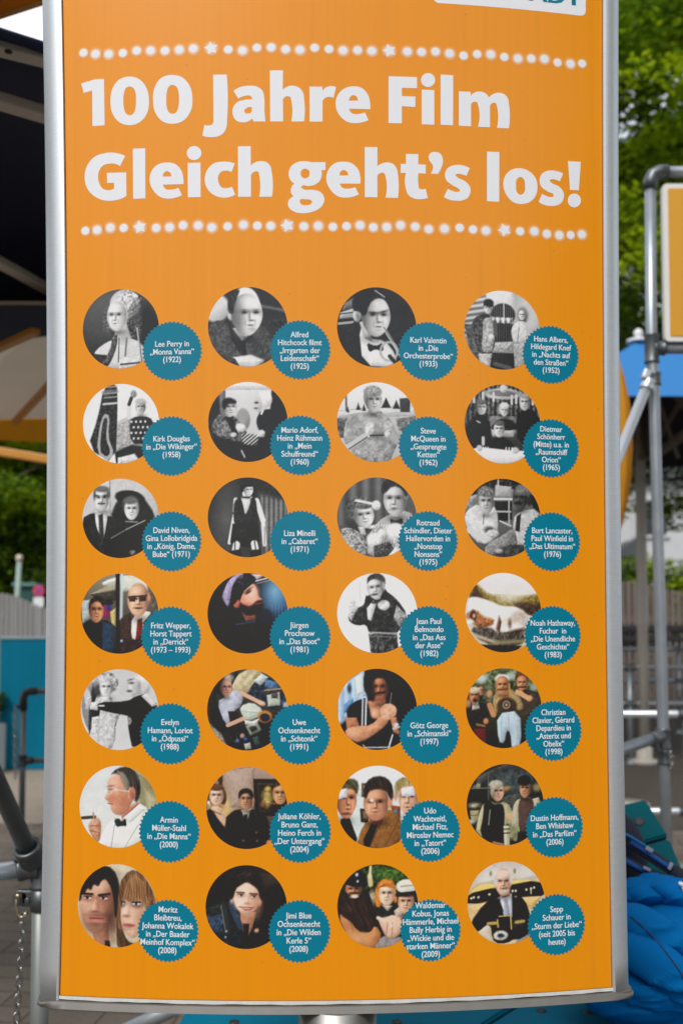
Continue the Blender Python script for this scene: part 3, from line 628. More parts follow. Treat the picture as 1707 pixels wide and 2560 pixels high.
def p41():
    BG('8a8472', '2a2426'); G('10,26 50,8 50,26 30,30', '9a927e'); G('26,10 60,0 90,8 90,14 54,10 30,16', 'd5d8cc'); G('50,4 90,6 92,20 54,22', 'cdd0c2'); G('0,34 12,32 14,54 2,62', 'aeb6b4', nz=25); G('12,26 46,20 46,34 26,34', '4a463e')
    E(33, 47, 5, 9, '8e2c58', s=2); E(36, 42, 3, 4, '3a3a88', s=1.5); G('38,48 46,42 46,66 40,64', 'c0b078'); E(36, 36, 6, 3, '221c1a')
    L(47.5, -2, 48.5, 102, 5.5, '2b1a1a'); L(53, 0, 52, 56, 3.4, 'bccad0', s=1.5)
    G('0,66 12,57 20,62 30,57 44,64 40,100 12,98', '191d24'); G('28,59 44,65 42,98 28,96', '33475c', nz=12); F(20, 46, 9.2, 15.5, 'c08a6c', d=.2); HR('10,46 11,34 18,28 27,29 31,37 29,42 24,34 14,36', '2a1e18')
    G('52,56 64,49 72,86 78,102 52,94', '4a372c', nz=16, nsc=1.6); G('66,52 88,45 94,58 82,72 72,84 65,80', 'e4e2da'); G('73,58 79,56 81,76 71,84', '7c2220'); G('80,62 92,48 100,60 90,78', '4a372c')
    E(74, 17, 13.5, 6, 'd6d0c4'); F(74, 33, 13, 21, 'e0b094', sh=.8); E(88, 30, 2.5, 6, 'c88e74'); L(62, 31, 73, 32, 1, '2a201c'); G('62,29 71,29 70,35 63,35', '4a3a34'); G('75,29 84,28 84,34 76,35', '4a3a34'); L(61, 29, 85, 27.5, 1.2, '1e1816'); mulc(emask(74, 43, 5, 1.3), .5); G('84,10 96,24 100,50 94,54 90,30', '6a6458', nz=30); G('50,86 84,80 84,102 50,102', '3a2b28', nz=20); E(53, 84, 1.6, 1.6, '9ec4d8')
def p42():
    BG('201b1e', '17141a'); E(90, 32, 22, 30, '31506e', s=14); E(84, 24, 10, 14, '86b0cc', s=12); G('56,0 84,0 76,8 60,12', '35302f'); L(60, 10, 84, 4, 1.6, 'd8d8dc'); L(62, 13, 86, 7, 1, '9a9aa0'); G('54,1 72,2 62,8', 'e0c8d2'); STRIPES('80,40 100,40 100,60 80,60', 14, 4)
    G('18,28 26,8 42,-2 46,2 36,12 29,30 26,44 20,34', 'a498ba', nz=24)
    G('12,68 38,52 60,60 76,48 94,84 70,104 24,104', '1b1a1f'); E(72, 54, 9, 9, '262c38', s=2); G('42,48 60,52 60,58 48,60', '8e5c4c')
    G('40,34 50,14 58,13 62,20 64,30 68,32 67,36 62,40 52,46 42,42', 'd88f78'); E(55, 24, 7, 9, 'f2c4ae', s=5); E(58, 34, 6, 4, 'eab09a', s=3, o=.7); E(36.5, 38, 4.5, 5.5, 'b66c58'); G('40,36 46,40 54,42 62,34 68,34 70,42 64,50 50,54 42,48', '2b1d19', s=1.4); mulc(emask(51, 24, 4, 1.4, -30), .25); mulc(emask(51, 21, 5, 1.1, -35), .3); L(60, 39, 68, 37, 1.3, '8a4a42')
    G('28,32 33,10 46,2 60,4 58,10 44,20 38,34 30,42', '121117'); G('40,18 56,8 60,10 46,22', '2a2a34'); E(42, 5, 3, 2.5, '5a5a66'); L(38, 10, 44, 14, 1.2, '5a6070'); L(40, 14, 50, 6, 2, '302c36'); L(36, 64, 60, 60, 1.6, '3c526c'); L(54, 72, 60, 76, .8, '4a4a52'); L(96, 64, 104, 64, 1, '5a6ad0')
def p43():
    BG(232, 236); L(28, 12, 29, 34, .6, 180); E(20, 78, 12, 6, 'efe6d8', s=6)
    G('13,54 24,44 34,40 36,30 42,26 60,22 74,32 88,52 80,68 74,76 40,76 36,64 26,66 16,62', 48, nz=42, nsc=3.5); G('74,40 88,54 78,68 70,56', 150, nz=50, nsc=2); G('39,76 74,75 77,100 42,102', 74, nz=60, nsc=3); G('37,44 45,34 49,38 42,60 38,58', 234); L(44, 37, 52, 37, 3, 90); L(40, 74, 75, 76, 2, 165); L(40, 79, 76, 80, 1.2, 120); L(42, 60, 42, 74, 1, 20)
    E(20, 42, 6, 7.5, 208); N(20, 42, 6, 7, 40, 2); G('15,50 22,50 18,60 14,56', 190); E(58, 40, 7.5, 6.5, 222); N(58, 40, 7, 6, 40, 2)
    F(48, 19, 10, 14.5, 210, t=-10, d=-.2); HR('37,14 38,4 50,-1 60,5 60,16 56,10 46,7 40,10', 60, nz=40, nsc=1.6); E(58, 16, 2, 4, 160); mulc(emask(46, 27, 4.5, 1.6, -10), .5); G('34,38 36,28 42,32 40,38', 36); G('54,30 60,20 64,26 58,34', 40)
def p44():
    BG('e4e3e6', 'c8b498'); E(24, 14, 18, 5, 'ecd2d4', s=5); E(76, 18, 16, 4, 'eed6d4', s=5); G('4,32 12,12 20,18 30,28 50,28 78,30 100,26 102,56 70,50 40,42 10,34', '86743a', s=2, nz=36, nsc=3); G('6,30 12,14 20,26 26,34', '5c4430', s=2); G('60,36 100,38 102,58 74,50', '54402e', s=2, nz=30); E(58, 30, 12, 6, 'e0dcd2', s=8)
    G('2,34 10,29 30,34 48,42 66,42 80,50 84,62 76,72 70,80 46,78 20,66 4,60', 'e9e4df', s=1.5, nz=8, nsc=6); E(60, 60, 10, 3, 'cbbcae', s=4); E(70, 55, 9, 7, 'a8988a', s=4, o=.8); N(72, 60, 10, 10, 26, 4); E(58, 64, 2, 5, '5a4a42', s=2); G('44,54 47,62 44,78 40,70', '6a4a38', s=1.5); E(68, 74, 12, 3, '4a342c', s=2, rot=-10); E(58, 77, 8, 2, '8a5038', s=1.5)
    G('0,52 14,46 24,56 38,58 36,66 20,70 4,62', 'a56d46', s=2, nz=40, nsc=2); E(10, 54, 4, 7, '3c241a', s=1.5); E(11, 54, 2, 3, 'c89878'); E(6, 62, 5, 4, 'e4ded8', s=2); G('4,68 30,68 44,76 76,74 78,88 60,94 20,88', '57504a', s=1.5, nz=45, nsc=3); L(10, 78, 40, 88, 4, 'b8ac96', s=2); L(40, 88, 74, 86, 5, '8a8266', s=2); G('18,90 74,92 60,104 36,104', '2e2620', nz=14)
def p51():
    BG(190, 200); G('0,40 8,22 18,14 16,50 14,82 4,64', 140); G('13,24 22,16 22,30 18,40 14,60 12,86 10,70', 60); L(8, 26, 8, 48, 4, 175)
    G('18,36 30,32 42,36 44,58 47,82 40,102 24,96 18,70', 196, nz=34, nsc=3); G('13,46 26,46 24,60 16,64', 46); G('15,60 24,58 25,92 15,80', 210, nz=40, nsc=1.5); G('40,56 52,54 48,64 44,78', 176, nz=40, nsc=1.6)
    E(32, 17, 16, 13.5, 150); N(32, 17, 16, 13, 95, 3.2); E(22, 26, 5, 8, 80, s=2); F(33, 23, 8.2, 12, 222); E(30, 12, 9, 4, 200, s=2); N(31, 13, 10, 5, 50, 2); G('26,34 36,34 38,42 26,44', 214)
    E(76, 20, 13, 14.5, 200, s=2); E(80, 12, 6, 5, 228, s=4); G('60,18 66,12 76,14 78,32 70,36 62,30', 186, s=1.5); E(64, 23, 2, 6, 214, s=2); E(76, 20, 2, 5, 150, s=1.5); mulc(emask(65, 17, 3, 1.2), .4); mulc(emask(63, 27, 3, 1.3), .35); mulc(emask(64, 13, 3, .9, -15), .5); E(83, 22, 4, 9, 196, s=2); N(84, 16, 6, 8, 20, 2)
    G('66,34 76,30 84,34 78,40', 180); G('22,41 60,40 72,33 82,31 102,46 98,66 84,68 64,58 40,54 22,50', 34); G('60,54 82,40 102,44 102,92 68,100 63,80', 34); G('78,33 86,29 98,44 92,46', 216); G('11,41 22,41 22,51 12,50', 226); E(9, 36, 4.5, 11, 200, rot=-8); N(9, 36, 4, 10, 40, 2); L(24, 45.5, 30, 45.5, 2, 200); E(63, 64, 2.4, 4.2, 200); E(63, 64, 1.2, 2.5, 90)
def p52():
    BG('4e4a42', '2a2826'); G('26,24 44,0 70,0 64,20 50,30 34,32', 'b9ab8c', nz=26, nsc=5); STRIPES('30,22 46,2 68,4 58,24', 14, 9, 40); G('0,40 10,24 14,50 6,62', '33312e'); G('2,66 18,80 26,96 10,84', '8e887c', nz=40, nsc=2); G('28,6 40,2 30,22 26,24', '2c2c30')
    G('50,28 62,12 78,6 100,26 102,50 80,50 60,38', '2c3a4a', nz=44, nsc=3); G('58,14 68,5 76,10 66,20', 'ccd0cc'); G('72,12 88,16 88,26 72,22', '5c7c9c', nz=26); L(72, 26, 92, 24, 2, 'a08a6a'); L(72, 29, 94, 27, 1.4, '5a3a30'); G('74,32 90,28 91,44 76,46', 'bcc2b2'); G('80,30 88,29 88,36 80,36', '5a5c58'); E(98, 44, 4, 4, 'a8a8ac', s=2)
    G('26,78 60,68 80,58 90,92 60,104 28,98', '1a191c'); N(40, 84, 14, 9, 60, 2.2); E(38, 88, 2.5, 2.5, '5a7090'); E(44, 82, 3, 3, 'a8887c'); E(48, 86, 2.5, 2.5, '3c5c9c'); G('48,70 62,64 68,75 54,82', '8f978a'); G('52,72 60,68 63,74 56,78', '3a4038'); G('46,92 54,90 55,98 48,99', 'b4b4aa'); G('56,84 64,82 66,92 60,94', '46605a')
    G('2,52 14,42 28,72 42,62 42,76 20,80 8,70', '201f26'); G('12,40 24,33 34,24 46,32 42,46 34,50 32,66 22,68', 'b4b8c6', nz=20, nsc=4); G('26,52 38,52 42,70 30,72', '2c2a2c'); L(42, 29, 66, 41, 5, 'cfa68e'); E(68, 42, 5, 3, 'd6ae98', rot=20); L(26, 69, 54, 57, 5, 'c69c86'); E(54, 56, 4, 3.5, 'd2a890'); G('40,46 56,40 70,50 66,58 52,64 44,58', 'c6cfc2'); L(42, 52, 68, 54, .8, '9aa298'); G('46,62 56,64 66,60 60,70 48,68', 'd8dcd0')
    E(18, 20, 10, 12, '2c221e'); E(27, 11, 6, 5, '9c968e', s=2); N(27, 11, 6, 5, 30, 2); F(24, 23, 7, 11, 'b68c7a', d=.4); E(72, 58.5, 8.8, 7.6, 'b07c44'); E(72, 59.5, 6.2, 5, '2c2014'); E(72, 60.5, 4.5, 3.3, '1c2450')
def p53():
    BG('1c1416', '17131a'); G('0,24 34,0 38,42 20,56 0,72', 'a8c0da', s=1.5); STRIPES('0,24 34,4 36,42 0,66', 18, 9); G('22,10 32,6 34,30 24,34', 'dbe6f0', s=2); E(15, 24, 2.5, 5, '30404c', s=1.5); G('8,44 20,36 20,44 8,56', '6f92b8')
    G('9,56 18,42 34,36 40,44 50,66 64,40 80,45 88,62 78,82 76,100 28,98 24,74', '1a1c25'); G('37,40 60,38 62,50 54,64 44,60', 'c88f70', s=1.2); E(46, 55, 4, 5, 'e0ac90', s=3)
    F(53, 24, 10.5, 18, 'b87c60', d=-.2, sh=1.2); G('42,22 46,14 48,34 45,40 40,34', '3a241c', s=3); HR('33,26 33,6 44,-4 60,-4 68,8 67,26 64,20 60,13 52,11 45,14 43,26 38,32', '1c1210', nz=26, nsc=1.6); L(47, 31, 60, 29, 2.6, '2a1914'); E(53, 38, 5, 2, '8a5a48', s=2)
    L(34, 37, 33, 72, 6, 'd0d3d8'); L(34, 37, 33, 72, 2.6, '2a2c34'); L(36, 40, 35, 72, .8, 'e0e2e6')
    G('10,60 24,60 28,72 12,76', 'b47c60'); G('9,74 26,70 42,70 56,56 66,56 64,66 54,76 28,92 12,86', 'cb9274', s=1); E(20, 78, 8, 5, 'dea88a', s=3, o=.7); E(64, 53, 10.5, 10, 'd9a88c', rot=-20); N(64, 53, 10, 10, 26, 3); G('66,60 74,60 78,82 70,78', 'bf8868'); L(70, 74, 78, 72, 2, 'c0c4c8'); E(74, 70, 3, 3, 'c8ccd0'); L(69, 82, 64, 98, 2, 'c9ccd2'); L(34, 97, 66, 97, 1.5, 'b9bcc4'); L(32, 94, 36, 99, 1.5, 'c4b49c'); N(50, 84, 20, 14, 18, 6); L(68, 30, 66, 44, .8, '9aa0a6')
def p54():
    BG('5e6848', '231d1a'); N(50, 20, 50, 25, 66, 4); E(20, 12, 8, 6, 'b4c2c0', s=3); E(60, 10, 8, 5, '9fb0a4', s=3); E(90, 24, 6, 6, '8f9c90', s=3)
    G('60,34 74,27 96,30 102,52 84,64 68,60', '4c4138', nz=12); E(74, 12, 9, 8.5, '70442f'); N(74, 12, 9, 8, 20, 2); F(74, 19, 7, 9.5, 'c58f6e', sh=.8); L(69, 24, 79, 24, 2, '4a2c20'); L(72, 30, 76, 34, 5, 'c08a68')
    G('0,46 16,41 30,47 30,72 20,80 2,66', '29201d', nz=22, nsc=2); G('8,42 16,42 18,50 8,52', 'c8c2b6'); E(20, 27, 5, 6, '55402f'); F(20, 28, 4, 6, 'b58564'); E(31, 32, 4, 5, 'bb9070', s=1.5); E(3, 44, 4, 5, 'b08468', s=1.5); F(11, 34, 6.4, 9.5, 'c08464'); E(11, 27, 7.5, 4, 'cdbea6'); mulc(emask(12, 40, 3, 2.5), .4)
    L(31, 46, 36, 58, 7, 'b98560'); G('34,38 42,27 56,25 70,33 76,50 68,54 60,44 44,46 39,60', 'a8926a', nz=24, nsc=2); G('42,30 56,28 58,42 44,42', 'c8946e'); E(54, 47, 13, 10, '4a3a2e', s=1.5); m = emask(53, 46, 5, 5) - emask(53, 46, 3.5, 3.5); put(np.clip(m, 0, 1), 'a89a84'); E(53, 46, 1.6, 1.6, 'b0a48e'); L(68, 30, 84, 39, 6, 'cf9e7c'); E(84, 38, 4, 3.5, 'd0a07c')
    G('40,57 71,53 73,96 60,104 58,80 53,78 50,94 42,92', 'b9cad4', nz=10, nsc=3); L(56, 58, 56, 78, 1, '8aa2b4'); L(47, 60, 46, 90, 1.2, '8fa8ba'); G('10,75 26,75 25,96 14,88', '6e1c28'); E(48, 13, 9.5, 5.5, 'd3d2cc'); F(48, 21.5, 8.6, 11.5, 'c68e6a', sh=.8); L(42, 27, 54, 26.5, 2.4, '6a4a30'); L(57, 20, 58, 34, 2.4, 'b08a58'); L(40, 20, 40, 32, 2, 'a07c50'); L(14, 70, 24, 72, 3, '8a6a40'); E(26, 66, 3.5, 4, 'b98562')
def p61():
    BG('cfd2d2', 'd2d2cc'); G('66,0 100,20 102,78 86,60 74,44 78,20', '8e886a', s=4); G('82,24 102,40 102,76 88,60', 'aea888', s=4); N(30, 36, 26, 26, 8, 9)
    G('22,100 32,78 40,66 58,60 76,44 90,52 96,80 70,104 36,104', 'e2e2dc', nz=6, nsc=6); G('54,60 74,44 78,46 62,60 56,66', 'b5806a'); G('56,64 78,46 86,52 66,70', 'eeeeea'); L(46, 72, 42, 100, .9, '8e8e88'); L(76, 72, 58, 102, 1, 'a2a29a'); L(84, 54, 76, 74, .8, 'b4b4ae')
    G('38,16 50,9 62,18 70,40 62,58 50,61 43,57 40,51 41,47 38,44 33,41 34,37 37,31 36,24', 'cf9a82', s=1); E(58, 44, 9, 12, 'a8715a', s=6, o=.7); E(44, 22, 6, 9, 'e0b09a', s=4, o=.8); E(43, 40, 5, 6, 'c07c68', s=3, o=.7)
    HR('40,11 48,3 62,0 74,8 79,22 78,38 72,46 70,30 62,24 56,12 46,9', '3b3731', nz=18, nsc=2); G('46,6 58,8 66,22 62,34 58,24 52,12', '8c877e', s=1.5); E(67.5, 34, 5, 8.5, 'c48c76'); E(68, 34, 2.6, 5, 'a06a58', s=1.5); L(33, 31, 46, 29, 1, 'eae8e4'); L(46, 29, 64, 31, .9, 'd8d4ce'); m = emask(38, 31, 4.5, 4) - emask(38, 31, 3.7, 3.2); put(np.clip(m, 0, 1) * .7, 'ecebe8'); mulc(emask(40, 29, 3, 1), .45); mulc(emask(40, 25, 4, .9, -10), .6); L(37, 46, 43, 47, 1.2, '8e4e44')
    G('45,65 52,64 55,68 60,63 62,74 56,73 48,75', '363c36'); G('12,72 20,63 28,66 29,78 27,94 20,92 13,80', 'c2917a', s=1); N(21, 78, 8, 14, 26, 2.6); L(14, 74, 28, 74, 1, '8a5c48'); L(14, 80, 27, 82, 1, '8a5c48'); L(4, 64.5, 20, 63, 4, '4c4238'); L(18, 58, 19, 64, 2, 'b08a78')
def p62():
    BG('a89284', '2c2422'); G('0,60 2,30 20,14 26,40 28,90 0,90', 'b89a74', s=3); E(26, 44, 10, 16, 'd2b27e', s=8); G('14,14 20,10 20,30 16,30', '4a3a30'); G('20,6 60,0 60,50 30,50', 'aa9487', s=3)
    G('58,15 100,15 102,60 72,60 60,58', '1f1914'); G('62,19 96,21 96,54 66,56', '4c4230'); G('64,22 95,24 95,52 67,53', '332c22'); E(75, 38, 6, 10, 'a8945c', s=3); N(76, 38, 10, 14, 34, 2.5); E(84, 48, 4, 4, 'b0642c', s=1.5); E(76, 27, 3.5, 3, 'c4a862', s=1.5); E(70, 46, 3, 3, '8a5a38', s=1.5)
    E(12, 34, 12, 13, '5e4432'); E(21, 38, 4, 8, '5a3f2e'); F(12.5, 36, 8.3, 12, 'dfba a2'.replace(' ', ''), sh=.7); E(12, 25.5, 9, 4, '6a4c38'); G('6,48 18,48 22,60 30,76 20,72 6,56', 'd6ae94'); G('-2,56 6,50 16,66 27,78 26,94 10,88', '1e1a1c', nz=26, nsc=1.3); L(8, 54, 18, 58, 1.2, '6a5a3a'); E(3, 44, 1.5, 2, 'eeeae0')
    G('22,64 34,53 44,52 49,66 55,52 66,53 78,64 78,96 50,104 28,98', '272120', nz=8); G('43,53 55,51 50,68', 'd0c8b8'); G('47,58 51,58 51,70 46,70', '151213'); G('34,54 44,66 50,82 40,66', '1a1615'); F(49, 40, 8.2, 12.8, 'b88d72', sh=1.1); HR('40,40 40,30 47,26 56,28 59,38 57,42 53,32 44,33', '1c1614'); E(58, 41, 1.8, 4, 'a87a62'); E(62, 80, 1, 1, '8a7a5a'); E(46, 90, 1, 1, '8a7a5a'); E(63, 90, 1, 1, '8a7a5a')
    F(91, 33, 8.8, 13.5, 'c69672', sh=.9); HR('82,26 84,18 96,18 100,24 92,22', '3c2e24'); G('80,46 100,46 100,60 78,60', '2a2320'); E(78, 92, 4, 3, 'b08468')
def p63():
    BG('e2e6ea', 'b9c2bc'); G('14,36 100,40 100,100 20,100', 'ccd5cf', s=6); G('30,21 40,21 38,38 30,38', '564a38'); G('32,24 38,24 36,35 32,35', 'b8a888'); G('28,52 40,52 38,70 29,68', '3c3228'); G('31,55 38,55 37,64 32,64', '7a6c58'); G('66,48 78,50 78,64 68,62', '904c3c'); E(72, 56, 2.5, 2.5, '3a8a98')
    G('2,66 14,60 20,76 26,92 16,92 8,82', '1b191b'); F(11, 41, 12, 23, 'cc8e70', d=.5, sh=.8); HR('3,24 10,15 24,16 27,26 24,36 20,28 8,28', '57523a', nz=26, nsc=1.6); G('2,29 12,27 12,38 2,40', 'e8ebf2'); mulc(emask(11, 58, 5, 1.4), .5)
    F(89, 40, 12.5, 22, 'dcaa90', d=-.5, sh=.7); HR('70,28 73,18 84,13 96,20 98,26 84,24 76,30 74,40', '9c8c62', nz=30, nsc=1.6); G('79,28 95,25 96,37 80,38', 'ecedf0'); E(72, 38, 2, 5, 'c88e76')
    G('22,100 32,70 44,66 56,58 66,52 80,66 82,90 60,104 30,102', '8d6539', nz=16, nsc=4); G('34,100 32,90 44,66 50,72 40,98', '1f1c1d'); L(56, 64, 40, 98, 1.2, '5a3c20'); L(76, 66, 60, 96, 1.2, '6c4a28')
    G('38,60 56,58 58,66 46,72 40,68', 'a86e56'); F(48, 46, 14.8, 20.5, 'd69c80', d=-.25, sh=.8); E(46, 62, 8, 3.5, 'a87660', s=3, o=.7); HR('33,39 32,26 41,14 56,12 67,20 70,36 66,47 64,38 60,31 53,28 45,29 39,31 36,40', '38281d', nz=22, nsc=1.8); E(65, 46, 3, 6, 'cc8e74'); E(42.5, 42, 2.6, 2.2, 'e8d2c8')
def p64():
    BG('2f3433', '1f1e1c'); G('10,16 50,0 70,0 36,8 16,26', '5a5a54', s=1.5); E(62, 22, 26, 16, '4b5354', s=8); N(60, 24, 36, 18, 26, 4); L(5, 29, 30, 29, 1.2, '77766a'); E(15, 26, 3, 3.5, '98937c', s=1); E(10, 27, 2, 2, '77705c'); N(16, 26, 10, 3, 30, 1.4); G('44,40 72,36 72,56 46,56', '525650', nz=22, nsc=2.5); E(52, 30, 5, 3, 'a08258', s=1.5); E(92, 30, 6, 5, '8a7c58', s=2); L(28, 14, 28, 44, 1.4, '6a6658')
    E(10, 50, 7, 3, 'a59c7c', s=2); N(10, 50, 8, 4, 50, 1.2); G('4,56 16,56 15,68 6,72', 'a59b78'); L(5, 62, 15, 62, .8, '5a5440'); E(5, 70, 6, 3, '9aa8a4', s=1.5)
    G('11,80 18,52 28,43 36,48 52,46 62,64 68,72 60,78 50,72 46,98 34,104 14,84', 'b5ae8c', nz=14, nsc=3); G('22,46 30,43 34,50 46,48 49,58 48,76 48,102 32,100 16,86 21,64', '1d2723', nz=8); L(30, 56, 28, 74, 1, 'b0ac94'); L(54, 64, 64, 68, 6, 'd2a284'); E(65, 68, 4, 3.5, 'd8aa8c'); F(40, 34, 7.8, 12, 'cba08a', d=.5, sh=.8); E(38, 25, 9, 5.5, 'b3ad9c'); E(33, 33, 2.5, 7, 'a29a88'); N(37, 27, 9, 7, 26, 2)
    G('57,66 62,46 72,42 70,60 68,96 58,94', 'b5ad94', nz=10); G('84,44 94,42 96,50 86,60', 'b8b098'); G('66,48 75,40 86,42 88,62 80,88 68,86', '5d4842', nz=8); F(76, 31, 7, 11.5, 'bf9074', d=-.3, t=6, sh=.9); E(75, 21, 8.5, 6.5, '1c1614'); N(75, 20, 8, 6, 16, 2); E(59, 84, 7, 9, '909072', s=2); N(59, 84, 7, 9, 20, 3); G('47,76 55,76 55,102 48,102', 'c8c2a8'); L(47, 80, 55, 80, 1.4, '3a362c'); L(47, 85, 55, 85, 1.4, '3a362c'); L(34, 96, 46, 99, 3, 'a8785c'); G('66,84 80,84 74,100 64,98', '2a211d')
def p71():
    BG('c4bba6', 'bdb29a'); STRIPES('44,0 60,0 60,102 44,102', 9, 16, 90); E(46, 4, 12, 3, 'd4c8a8', s=3)
    G('20,84 40,74 42,104 26,104', 'a87c68'); G('36,92 42,92 44,104 36,104', '1c1818')
    G('2,44 6,26 24,14 42,22 48,44 46,62 38,76 27,85 18,84 8,72 3,58', 'c69880', s=1.2)
    E(46, 52, 9, 30, '5a3c32', s=8, o=.75); E(38, 56, 8, 26, '8a5f4e', s=8, o=.6); E(26, 26, 12, 8, 'dcb8a2', s=6, o=.7); E(10, 54, 7, 9, 'd8ae98', s=6, o=.5)
    E(21, 76, 13, 9, '6e5244', s=6, o=.55); E(8, 66, 6, 10, '8a6656', s=6, o=.4); E(25, 62, 10, 2, '5e443a', s=2.5, o=.7); E(42, 68, 6, 12, '4a342c', s=5, o=.6)
    G('20,43 26,42 29,54 25,59 20,58 18,54', 'd4a48e', s=2, o=.6); E(27, 50, 2.5, 8, '8a6050', s=2.5, o=.6); E(22.5, 58, 5, 1.5, '6a463c', s=1.5, o=.8)
    E(24.5, 66, 9.5, 2.2, 'a86660', s=1.4); L(15.5, 65.8, 34, 65.8, .9, '5a2c2a'); E(25, 69.5, 8, 1.2, 'c08078', s=1.2); E(25, 73, 6, 1.5, '5e463c', s=2, o=.5)
    for x_, w_ in ((13, 4.4), (33.5, 4.6)): E(x_, 41, 7, 4, '7a5648', s=3, o=.7); E(x_, 41.3, w_, 1.8, 'cdc2bc', s=.8); E(x_ - .8, 41.2, 1.9, 1.9, '2a211e', s=.7); L(x_ - 4.6, 39.8, x_ + 4.6, 39.8, 1, '2a1c18', s=.7); 
    L(5, 36.5, 19, 37, 2.4, '241915', s=.8); L(27, 38, 41, 36, 2.4, '20161 2'.replace(' ', ''), s=.8)
    HR('1,46 4,26 18,6 38,1 50,12 55,36 54,58 48,66 47,44 43,28 36,18 30,20 26,28 20,24 17,33 12,29 8,38 5,36 4,44', '1c1513', nz=12, nsc=2); L(20, 10, 12, 26, 1, '3a2c26', s=1); L(32, 6, 22, 20, 1, '3a2c26', s=1)
    G('53,50 56,36 80,34 86,52 84,72 78,86 70,90 62,82 56,68', 'dcb6a0', s=1.2); E(80, 62, 7, 20, 'b4866f', s=5, o=.7); E(60, 60, 4, 8, 'e8c8b4', s=4, o=.6); E(57, 74, 4, 8, 'a87c68', s=4, o=.5)
    for x_, w_ in ((56.5, 3), (75.5, 5)): E(x_, 46.5, w_ + 3, 4.6, '4e3a36', s=3, o=.85); E(x_, 47, w_, 1.7, 'c4c6cc', s=.8); E(x_ - .4, 47, 1.7, 1.8, '22303c', s=.7); L(x_ - w_ - .5, 45.4, x_ + w_ + .8, 45.2, 1.1, '1c1616', s=.7)
    E(63, 56, 2.5, 9, 'e6c4b0', s=2, o=.5); E(66.5, 56, 2, 8, 'b48a76', s=2, o=.6); E(62.5, 62, 4, 1.5, '7a5048', s=1.4, o=.8); E(66, 73, 7, 2.5, 'b8706e', s=1.2); L(59.5, 72.6, 73, 72.8, .9, '6e3638'); E(66, 77.5, 5, 1, 'a07a6a', s=1.5, o=.6)
    HR('51,52 53,22 66,6 80,8 94,26 102,48 100,70 88,62 86,46 78,40 68,46 58,40 56,52 55,70 64,92 76,102 54,104 50,80', '76583f', s=1, nz=18, nsc=2)
    for x_ in (58, 62, 66, 70, 74, 78, 82, 86, 90): L(x_ * .6 + 30, 12 + abs(x_ - 72) * .5, x_, 43 + (x_ > 80) * 6, 1.3, 'b08c62' if x_ % 8 else '4a3424', s=1, o=.75)
    HR('51,76 58,80 64,92 78,96 70,106 52,104', '574230', nz=24, nsc=1.6)
def p72():
    BG('2b2623', '241f1d'); E(76, 18, 26, 9, '423a33', s=9); E(90, 40, 12, 12, '1a1614', s=8); L(54, 8, 96, 16, 1, '4c443c', s=2)
    G('-2,56 12,46 28,44 36,60 47,78 50,104 22,98 6,78', '222b33', nz=20, nsc=3); E(12, 68, 11, 12, '38485c', s=4); N(12, 68, 14, 14, 34, 2.2); G('0,54 14,46 24,48 20,58 6,62', '2c3434', nz=30, nsc=1.6); L(22, 46, 28, 80, 6, '33383a'); L(19, 48, 25, 80, .8, '8a8a80'); G('58,62 74,54 88,74 78,98 52,104 52,84', '211f1d', nz=16)
    G('43,56 62,56 58,74 51,88 43,72', 'b58670'); G('46,70 54,70 52,92 48,92', '1b1818'); G('27,44 33,41 44,66 47,78 41,76 32,60', '3c4b5e'); E(63, 78, 3, 2.5, 'c49a80'); E(26, 79, 1, 1, 'c0c0c0'); E(25, 86, 1, 1, 'c0c0c0')
    E(66.5, 43, 2.4, 5.5, 'c08a72'); E(32, 40, 2, 5, 'd0a088')
    G('33,34 36,22 48,16 60,18 67,30 66,44 61,54 53,60 47,60 39,53 34,43', 'e6c0aa', s=1.2); E(62, 46, 6, 14, 'b88a74', s=5, o=.75); E(42, 44, 7, 7, 'f2d4c2', s=5, o=.6); E(52, 27, 8, 6, 'f0d0bc', s=5, o=.6); E(50, 60, 8, 4, 'a87c68', s=3, o=.5)
    for x_, y_ in ((43, 36), (59, 37.5)): E(x_, y_ - .5, 5, 2.6, 'a8806c', s=2, o=.7); E(x_, y_, 2.8, 1.2, 'd8d0cc', s=.7); E(x_ + .7, y_, 1.3, 1.3, '1c1818', s=.6); L(x_ - 3.2, y_ - 1, x_ + 3.2, y_ - .9, .9, '2a1c18', s=.6); L(x_ - 4.6, y_ - 3.5, x_ + 4.4, y_ - 3, 1.6, '33251f', s=.8, o=.9)
    E(53, 42, 1.6, 6, 'c69a84', s=1.6, o=.7); E(51, 46, 3, 1.1, '9a6a58', s=1.2, o=.8); G('42,50 50,52 59,51 55,54 49,54.5', 'c07470', s=.9); L(41, 49.8, 59.5, 50.6, .8, '7a403c', s=.6); E(50, 57, 4, .8, 'b88c78', s=1.2, o=.6)
    HR('29,42 30,22 36,8 50,2 64,6 72,22 70,44 66,38 65,30 58,24 50,20 43,24 37,28 34,40', '1f1a18', nz=34, nsc=2.2); G('36,14 48,6 62,10 56,16 44,14', '3c3430', s=2, nz=26)
